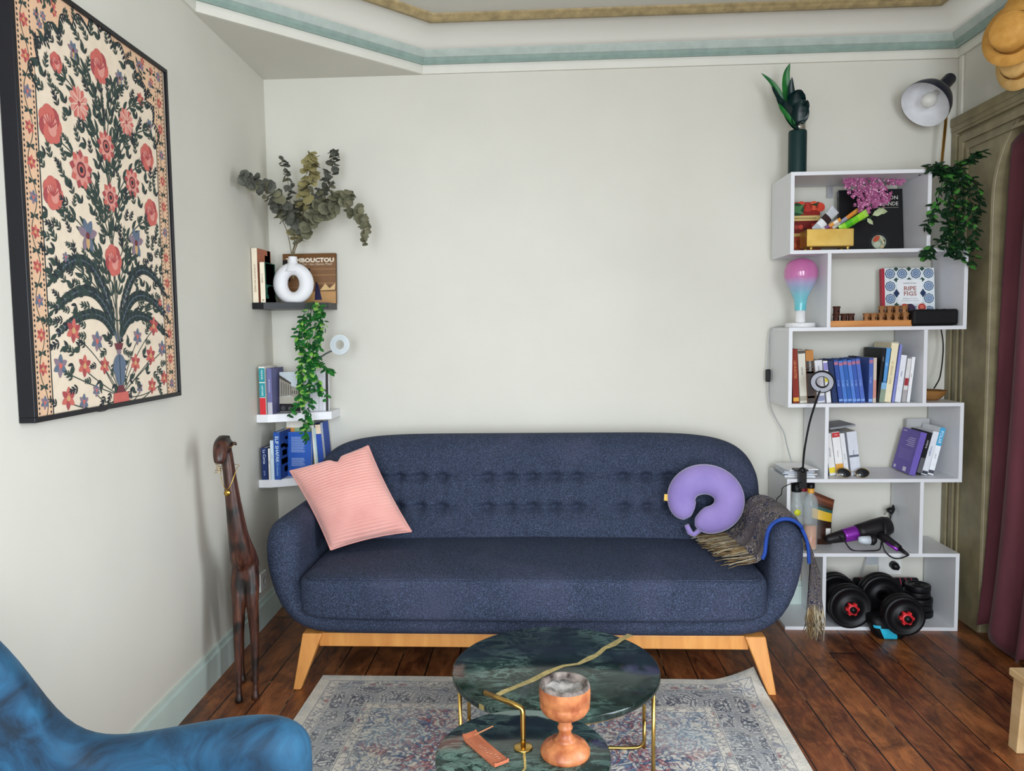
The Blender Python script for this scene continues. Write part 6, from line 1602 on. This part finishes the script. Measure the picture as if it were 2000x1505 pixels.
w = MB(); c = at(1740, 998, 3.44); w.tube([c+Vector((.014, 0, .014)), c+Vector((.0, 0, .004)), c+Vector((-.010, 0, -.004))], [.007, .016, .017], n=14); w.obj('plug_body', mbc, pl, world=True)
for s in (-.009, .009):
    w = MB(); w.tube([c+Vector((-.010+s*.6, 0, -.006-s*.8)), c+Vector((-.024+s*.6, 0, -.022-s*.8))], .0022, n=8); w.obj('pin', mst, pl, world=True)
w = MB(); w.tube(spline([c+Vector((.014, 0, .014)), c+Vector((.016, .02, .02)), Vector((XBx-ST-.004, 3.49, c.z-.05)), Vector((XBx-ST-.010, 3.495, R5+.01)), Vector((XBx-ST-.05, 3.47, R5+.0035)), Vector((XBx-.12, 3.43, R5+.0035))]), .0028, n=6); w.obj('plug_cord', mcab, pl, world=True)
# --- wall behind row 6: outlet, plug, cords
q = at(1742, 1103, YW-.002)
ol2 = thing('wall_outlet', 'white double outlet on the back wall inside the lowest box, with a black plug', 'outlet', (q.x, YW-.001, q.z))
w = MB(); w.box(-.062, .04, -.009, 0, -.042, .042); w.obj('plate', mo, ol2, bevel=.003)
w = MB(); w.tube([(0.0, -.008, .006), (.004, -.030, .002), (.016, -.040, -.006)], [.018, .018, .008], n=16); w.obj('plug', mbc, ol2)
w = MB(); a, b2 = at(1692, 1088, 3.498), at(1722, 1094, 3.498); w.box(a.x, b2.x, 3.502, 3.507, b2.z-.02, a.z); tag(w.obj('paper_label', mat('grey_label', '#b5b9bf', .6)), 'small grey label on the wall beside the outlet in the lowest box', 'label')
w = MB(); w.tube(spline([at(1694, 1082, 3.49), at(1688, 1105, 3.482), at(1680, 1130, 3.475), at(1676, 1160, 3.47), Vector((at(1676, 1160, 3.47).x, 3.46, R6+.004))]), .0025, n=6); tag(w.obj('grey_cord', mwc), 'thin grey cord running down the wall inside the lowest box', 'cable')

# --- row 6: weights
m_plate = mat('black_rubber_plate', '#0d0d10', .45, var=.2, vs=30, bump=.15, bs=200)
m_rednut = mat('red_nut', '#cf2a2f', .4)
def plate_prof(R, t): return [(.015, -t/2), (R*.40, -t/2), (R*.46, -t*.30), (R*.78, -t*.30), (R*.84, -t/2), (R*.97, -t/2), (R, -t*.32), (R, t*.32), (R*.97, t/2), (R*.84, t/2), (R*.78, t*.30), (R*.46, t*.30), (R*.40, t/2), (.015, t/2), (.015, -t/2)]
def dumbbell(label, a, b, Ra, Rb, na=2, nb=2):
    """bar from a (near end) to b (far end); plates of radius Ra / Rb at the two ends"""
    a, b = Vector(a), Vector(b); z = (a-b).normalized(); x = z.cross(Vector((0, 0, 1))).normalized(); y = z.cross(x); L_ = (a-b).length
    M = frame_m(b, x, y, z)
    root = thing('dumbbell', label, 'dumbbell', ((a+b)/2).to_tuple(), group='dumbbells in the lowest box')
    w = MB(); w.tube([M @ Vector((0, 0, -.035)), M @ Vector((0, 0, L_+.030))], .013, n=16); w.obj('bar', mbc, root, world=True)
    for i in range(na):
        w = MB(); w.lathe(plate_prof(Ra*(1 if i == 0 else .985), .030), n=48, M=M @ Matrix.Translation((0, 0, L_-.018-.032*i)), caps=False); w.obj('weight_plate', m_plate, root, world=True)
    for i in range(nb):
        w = MB(); w.lathe(plate_prof(Rb, .030), n=48, M=M @ Matrix.Translation((0, 0, .018+.032*i)), caps=False); w.obj('weight_plate', m_plate, root, world=True)
    for z0, sg in ((L_, 1), (-.002, -1)):
        w = MB(); star = []
        for k in range(12):
            r = .028 if k % 2 == 0 else .019; aa = 2*PI*k/12; star += [(r*math.cos(aa-.16), r*math.sin(aa-.16)), (r*math.cos(aa+.16), r*math.sin(aa+.16))]
        w.prism(star, 0 if sg > 0 else -.016, .016 if sg > 0 else 0, M=M @ Matrix.Translation((0, 0, z0)))
        w.lathe([(.021, .014*sg), (.022, .020*sg), (.014, .020*sg)], n=20, M=M @ Matrix.Translation((0, 0, z0)), caps=False)
        w.obj('spin_nut', m_rednut, root, world=True)['label'] = 'red spin-lock nut'
A1 = at(1660, 1189, 3.195); Rr = .0895
dumbbell('black dumbbell with a red nut at left in the lowest box', (A1.x+.006, 3.195, R6+Rr+.001), (A1.x+.006, 3.415, R6+Rr+.001), Rr, Rr)
A2 = at(1769, 1205, 3.045)
dumbbell('black dumbbell with a red nut tilted out over the turquoise striped bag', (A2.x, 3.045, A2.z), (1.405, 3.345, R6+Rr+.022), .080, .090)
# weight plates stacked flat at the right
for k in range(5):
    w = MB(); w.lathe(plate_prof(.058 if k < 3 else .052, .026), n=40, caps=False)
    o = w.obj('loose_weight_plate', m_plate); o.location = (1.594-.003*(k % 2), 3.372+.003*k, R6+.0132+.0265*k)
    tag(o, 'small black weight plate, %s of the flat stack at the right of the lowest box' % ('bottom', 'second', 'middle', 'fourth', 'top')[k], 'weight plate', 'stacked weight plates')
# striped foam roller bar
fb0, fb1 = at(1668, 1137, 3.455), at(1793, 1137, 3.455)
fbz = fb0.z
fb = thing('foam_bar', 'black foam grip bar with pink stripes lying across the weights at the back', 'exercise bar', ((fb0.x+fb1.x)/2, 3.458, fbz))
hl = (fb1.x-fb0.x)/2; mfo = mat('black_foam', '#15151a', .8, var=.2, vs=200)
w = MB(); w.tube([(-hl, 0, 0), (-hl+.004, 0, 0), (hl-.004, 0, 0), (hl, 0, 0)], [.016, .022, .022, .016], n=24); GRP = w.obj('grip', mfo, fb)
for k in range(10):
    x = -hl+.025+k*(2*hl-.06)/9.0
    w = MB(); w.tube([(x, 0, 0), (x+.0035, 0, 0)], .0224, n=24); w.obj('stripe', mat('pink_stripe', '#b8405f', .7), fb).parent = GRP
# black bag with turquoise stripe on the floor in front
def weight_bag():
    c = at(1748, 1250, 3.10)
    root = thing('weight_bag', 'black soft bag with a turquoise stripe on the floor before the lowest box', 'bag', (c.x, 3.168, 0))
    w = MB(); secs = [(.0, .050, .036), (.008, .058, .044), (.03, .070, .050), (.06, .080, .052), (.082, .082, .048), (.090, .072, .038), (.093, .05, .02)]
    def sp_(z, a, off=0.0):
        for (z0, a0, b0), (z1, a1, b1) in zip(secs[:-1], secs[1:]):
            if z <= z1: break
        t = (z-z0)/(z1-z0); A, B = a0+(a1-a0)*t+off, b0+(b1-b0)*t+off
        return (sgp(math.cos(a), .5)*A, sgp(math.sin(a), .5)*B, z)
    w.loft([[sp_(z, 2*PI*k/28) for k in range(28)] for z, a, b2 in secs]); w.obj('bag_body', mat('black_nylon', '#0d0e11', .55, var=.25, vs=40), root)
    t = MB()
    t.grid(lambda u, v: sp_(.003+.047*v, -PI/2-.30+.42*u-.16*v, .0025), 6, 8)
    t.grid(lambda u, v: sp_(.050+.012*v, -PI/2-1.0+.62*u, .003), 6, 3)
    t.obj('stripe', mat('turquoise_tape', '#27b4d6', .5), root)
    h = MB(); h.tube(spline([(.04, -.050, .05), (.055, -.056, .062), (.065, -.046, .05)]), .004, n=6); h.obj('strap', mbc, root)
weight_bag()

# ---------------------------------------------------------------- paisley scarf over the right arm
def scarf():
    m, nt, b, tc = newmat('paisley_weave')
    n1 = noise(nt, tc, 45, 3, 1.4).outputs[0]
    f = mth(nt, 'ABSOLUTE', mth(nt, 'SUBTRACT', mth(nt, 'FRACT', mth(nt, 'MULTIPLY', n1, 7.0)), .5))
    c = ramp(nt, f, [(.10, '#161b30'), (.27, '#2a3050'), (.37, '#77707a'), (.47, '#bca987')])
    big = noise(nt, tc, 14, 2).outputs[0]
    c = mix(nt, nd(nt, 'ShaderNodeMapRange', {0: big, 1: .50, 2: .60, 4: .65}).outputs[0], c, mix(nt, f, lin('#6a625e'), lin('#2b2c3c')))
    bl = nd(nt, 'ShaderNodeTexVoronoi', {'Vector': tc, 'Scale': 55.0}).outputs['Distance']
    c = mix(nt, nd(nt, 'ShaderNodeMapRange', {0: bl, 1: .22, 2: .16, 4: .7}).outputs[0], c, lin('#35507e'))
    nt.links.new(c, b.inputs['Base Color']); b.inputs['Roughness'].default_value = .85
    nt.links.new(nd(nt, 'ShaderNodeBump', {'Strength': .6, 'Distance': .004, 'Height': f}).outputs[0], b.inputs['Normal'])
    mblue = mat('royal_blue_lining', '#1c3f8e', .7, var=.25, vs=20)
    mfr = mat('scarf_fringe', '#8a7048', .85, hex2='#4a3a28', vs=40); mfr2 = mat('pale_fringe', '#b9ab8c', .85, hex2='#8a8270', vs=40)
    root = thing('scarf', 'fringed paisley scarf with blue lining draped over the right sofa arm', 'scarf', (SX+.83, 2.87, .60))
    prof = [(.775, .452), (.812, .462), (.832, .488), (.838, .53), (.848, .575), (.872, .604), (.906, .614), (.942, .602), (.970, .57), (.990, .52), (.996, .45), (.992, .38), (.988, .32), (.985, .27)]
    P = spline([(SX+a, 0, z) for a, z in prof], 6); n = len(P)
    y0f = lambda t: 2.72+.03*max(0, .35-t)*-1 + (.02 if t > .6 else 0)
    y1f = lambda t: 3.06-.06*t if t < .6 else 3.024-.16*(t-.6)/.4
    def fn(u, v, off=0):
        i = min(n-1, int(u*(n-1)+.5)); t = u; p = P[i]
        y = y0f(t)+(y1f(t)-y0f(t))*v
        d = (P[min(i+1, n-1)]-P[max(i-1, 0)]).normalized(); nn = Vector((-d.z, 0, d.x))
        w_ = .004*math.sin(v*19+u*5)+.003*mnoise.noise((u*6, v*7, 2)); 
        if u > .62: w_ += .010*math.sin(v*16+1)*(u-.62)/.38
        if u < .2: w_ += .006*math.sin(v*22)*(.2-u)/.2
        q = Vector((p.x, y, p.z))+nn*(w_+off)
        if u > .6: q.z -= .055*v*(u-.6)/.4; 
        q.z -= .012*(1-v)**6
        if u > .55: q.x += .100*v*min(1, (u-.55)/.3)
        if u < .25: q.x -= .05*v*(.25-u)/.25
        return q
    w = MB(); w.grid(lambda u, v: fn(u, v, .004), n-1, 40, m)
    w.grid(lambda u, v: fn(u, v, .000), n-1, 40, m, flip=True)
    w.obj('cloth', m, root, world=True)
    e = MB(); e.loft([[fn(i/(n-1), 0, o)+Vector((0, dy, dz)) for i in range(int(n*.12), int(n*.78))] for o, dy, dz in ((.005, 0, 0), (.003, -.005, -.001), (-.002, -.006, -.002), (-.009, -.003, 0), (-.001, .004, 0))], mblue, True, closed=False); e.obj('blue_edge', mblue, root, world=True)
    rn = random.Random(5); f = MB()
    for k in range(85):                       # fringe lying on the seat
        v = rn.random(); s = fn(0.0, v, .003); a = rn.uniform(-.5, .5); L_ = rn.uniform(.05, .10)
        pts = [fn(.06, v, .004), s, s+Vector((-L_*.5, a*.03, -.004)), s+Vector((-L_, a*.07-.01, -.008+rn.uniform(-.002, .004)))]
        pts[2].z = max(pts[2].z, .443); pts[3].z = max(pts[3].z, .438)
        f.tube(pts, [.0022, .0024, .002, .0012], rn.choice((mfr, mfr, mfr2)), n=5)
    f.obj('fringe', mfr, root, world=True)
    f = MB()
    for k in range(85):                       # fringe hanging outside the arm
        v = rn.random(); s = fn(1.0, v, .002); L_ = rn.uniform(.06, .11)
        pts = [fn(.97, v, .002), s, s+Vector((rn.uniform(-.006, .008), rn.uniform(-.01, .01), -L_*.5)), s+Vector((rn.uniform(-.012, .016), rn.uniform(-.02, .02), -L_))]
        for q in pts: q.z = max(q.z, .03)
        f.tube(pts, [.002, .0024, .002, .0012], rn.choice((mfr, mfr2, mfr2)), n=5)
    for k in range(60):                       # fringed side edge at the back
        u = rn.uniform(.66, 1); s = fn(u, 1, .002); L_ = rn.uniform(.04, .08)
        f.tube([s, s+Vector((.012+rn.uniform(-.004, .008), .01, -L_*.5)), s+Vector((.014+rn.uniform(-.008, .012), .012, -L_))], [.0018, .0018, .001], rn.choice((mfr, mfr2)), n=5)
    f.obj('fringe', mfr2, root, world=True)
scarf()

# ---------------------------------------------------------------- straw hats on the right wall
m_straw = mat('golden_straw', '#c98f3c', .7, hex2='#dca452', vs=30, bump=.5, bs=220); m_straw2 = mat('pale_straw', '#dfae62', .7, hex2='#e9be78', vs=30, bump=.5, bs=220)
def hat(px, py, x, R, r, h, m, label, tilt=(0, 0), yaw=.25):
    c = atx(px, py, x)
    root = thing('straw_hat', label, 'hat', c, (0, 0, 0), 'straw hats hung on the right wall')
    root.rotation_euler = (tilt[0], -PI/2+tilt[1], yaw)          # crown points away from the wall, into the room
    w = MB(); w.lathe([(r, .002), (R*.7, .000), (R, .004), (R, .007), (R*.7, .004), (r, .006)], m, n=48, caps=False); BRM = w.obj('brim', m, root)
    w = MB(); w.lathe([(r+.001, .003), (r*.98, h*.6), (r*.93, h), (r*.80, h+.008), (.001, h+.010)], m, n=40, caps=False); CRW = w.obj('crown', m, root)
    b = MB(); b.lathe([(r+.002, .008), (r+.0015, .028)], n=40, caps=False); b.obj('hat_band', mat('straw_band', '#a8762c', .7), root).parent = CRW
hat(1984, 66, XR-.110, .112, .070, .060, m_straw, 'golden straw hat with its crown facing the room, middle of the three', (.0, .06), .62)
hat(2006, 24, XR-.030, .11, .072, .045, m_straw, 'golden straw hat highest on the right wall, cut off by the photo corner', (0, .02))
hat(1998, 112, XR-.048, .115, .075, .035, m_straw2, 'paler straw hat lowest of those hung above the doorway', (0, .02))

# wisp of smoke drifting from the burner
def smoke():
    m = bpy.data.materials.new('smoke'); m.use_nodes = True; nt = m.node_tree; nt.nodes.clear()
    out = nt.nodes.new('ShaderNodeOutputMaterial'); tc = nd(nt, 'ShaderNodeTexCoord').outputs['Object']
    n = noise(nt, tc, 40, 3, .6).outputs[0]
    v = nd(nt, 'ShaderNodeVolumePrincipled', {'Color': (.85, .9, 1, 1), 'Density': mth(nt, 'MULTIPLY', nd(nt, 'ShaderNodeMapRange', {0: n, 1: .4, 2: .7}).outputs[0], 16.0), 'Anisotropy': .2})
    nt.links.new(v.outputs[0], out.inputs['Volume'])
    p = [Vector((cup.x-.052, cup.y+.01, ZS+.150)), Vector((cup.x-.070, cup.y+.03, ZS+.142)), Vector((cup.x-.085, cup.y+.04, ZS+.125)), Vector((cup.x-.10, cup.y+.045, ZS+.095)), Vector((cup.x-.112, cup.y+.05, ZS+.075))]
    w = MB(); w.tube(spline(p, 5), [.004+.008*math.sin(PI*min(1, i/20+.05)) for i in range(21)], n=12)
    o = w.obj('smoke_wisp', m); tag(o, 'thin wisp of smoke drifting off the left of the burner rim', 'smoke', kind='stuff')
smoke()
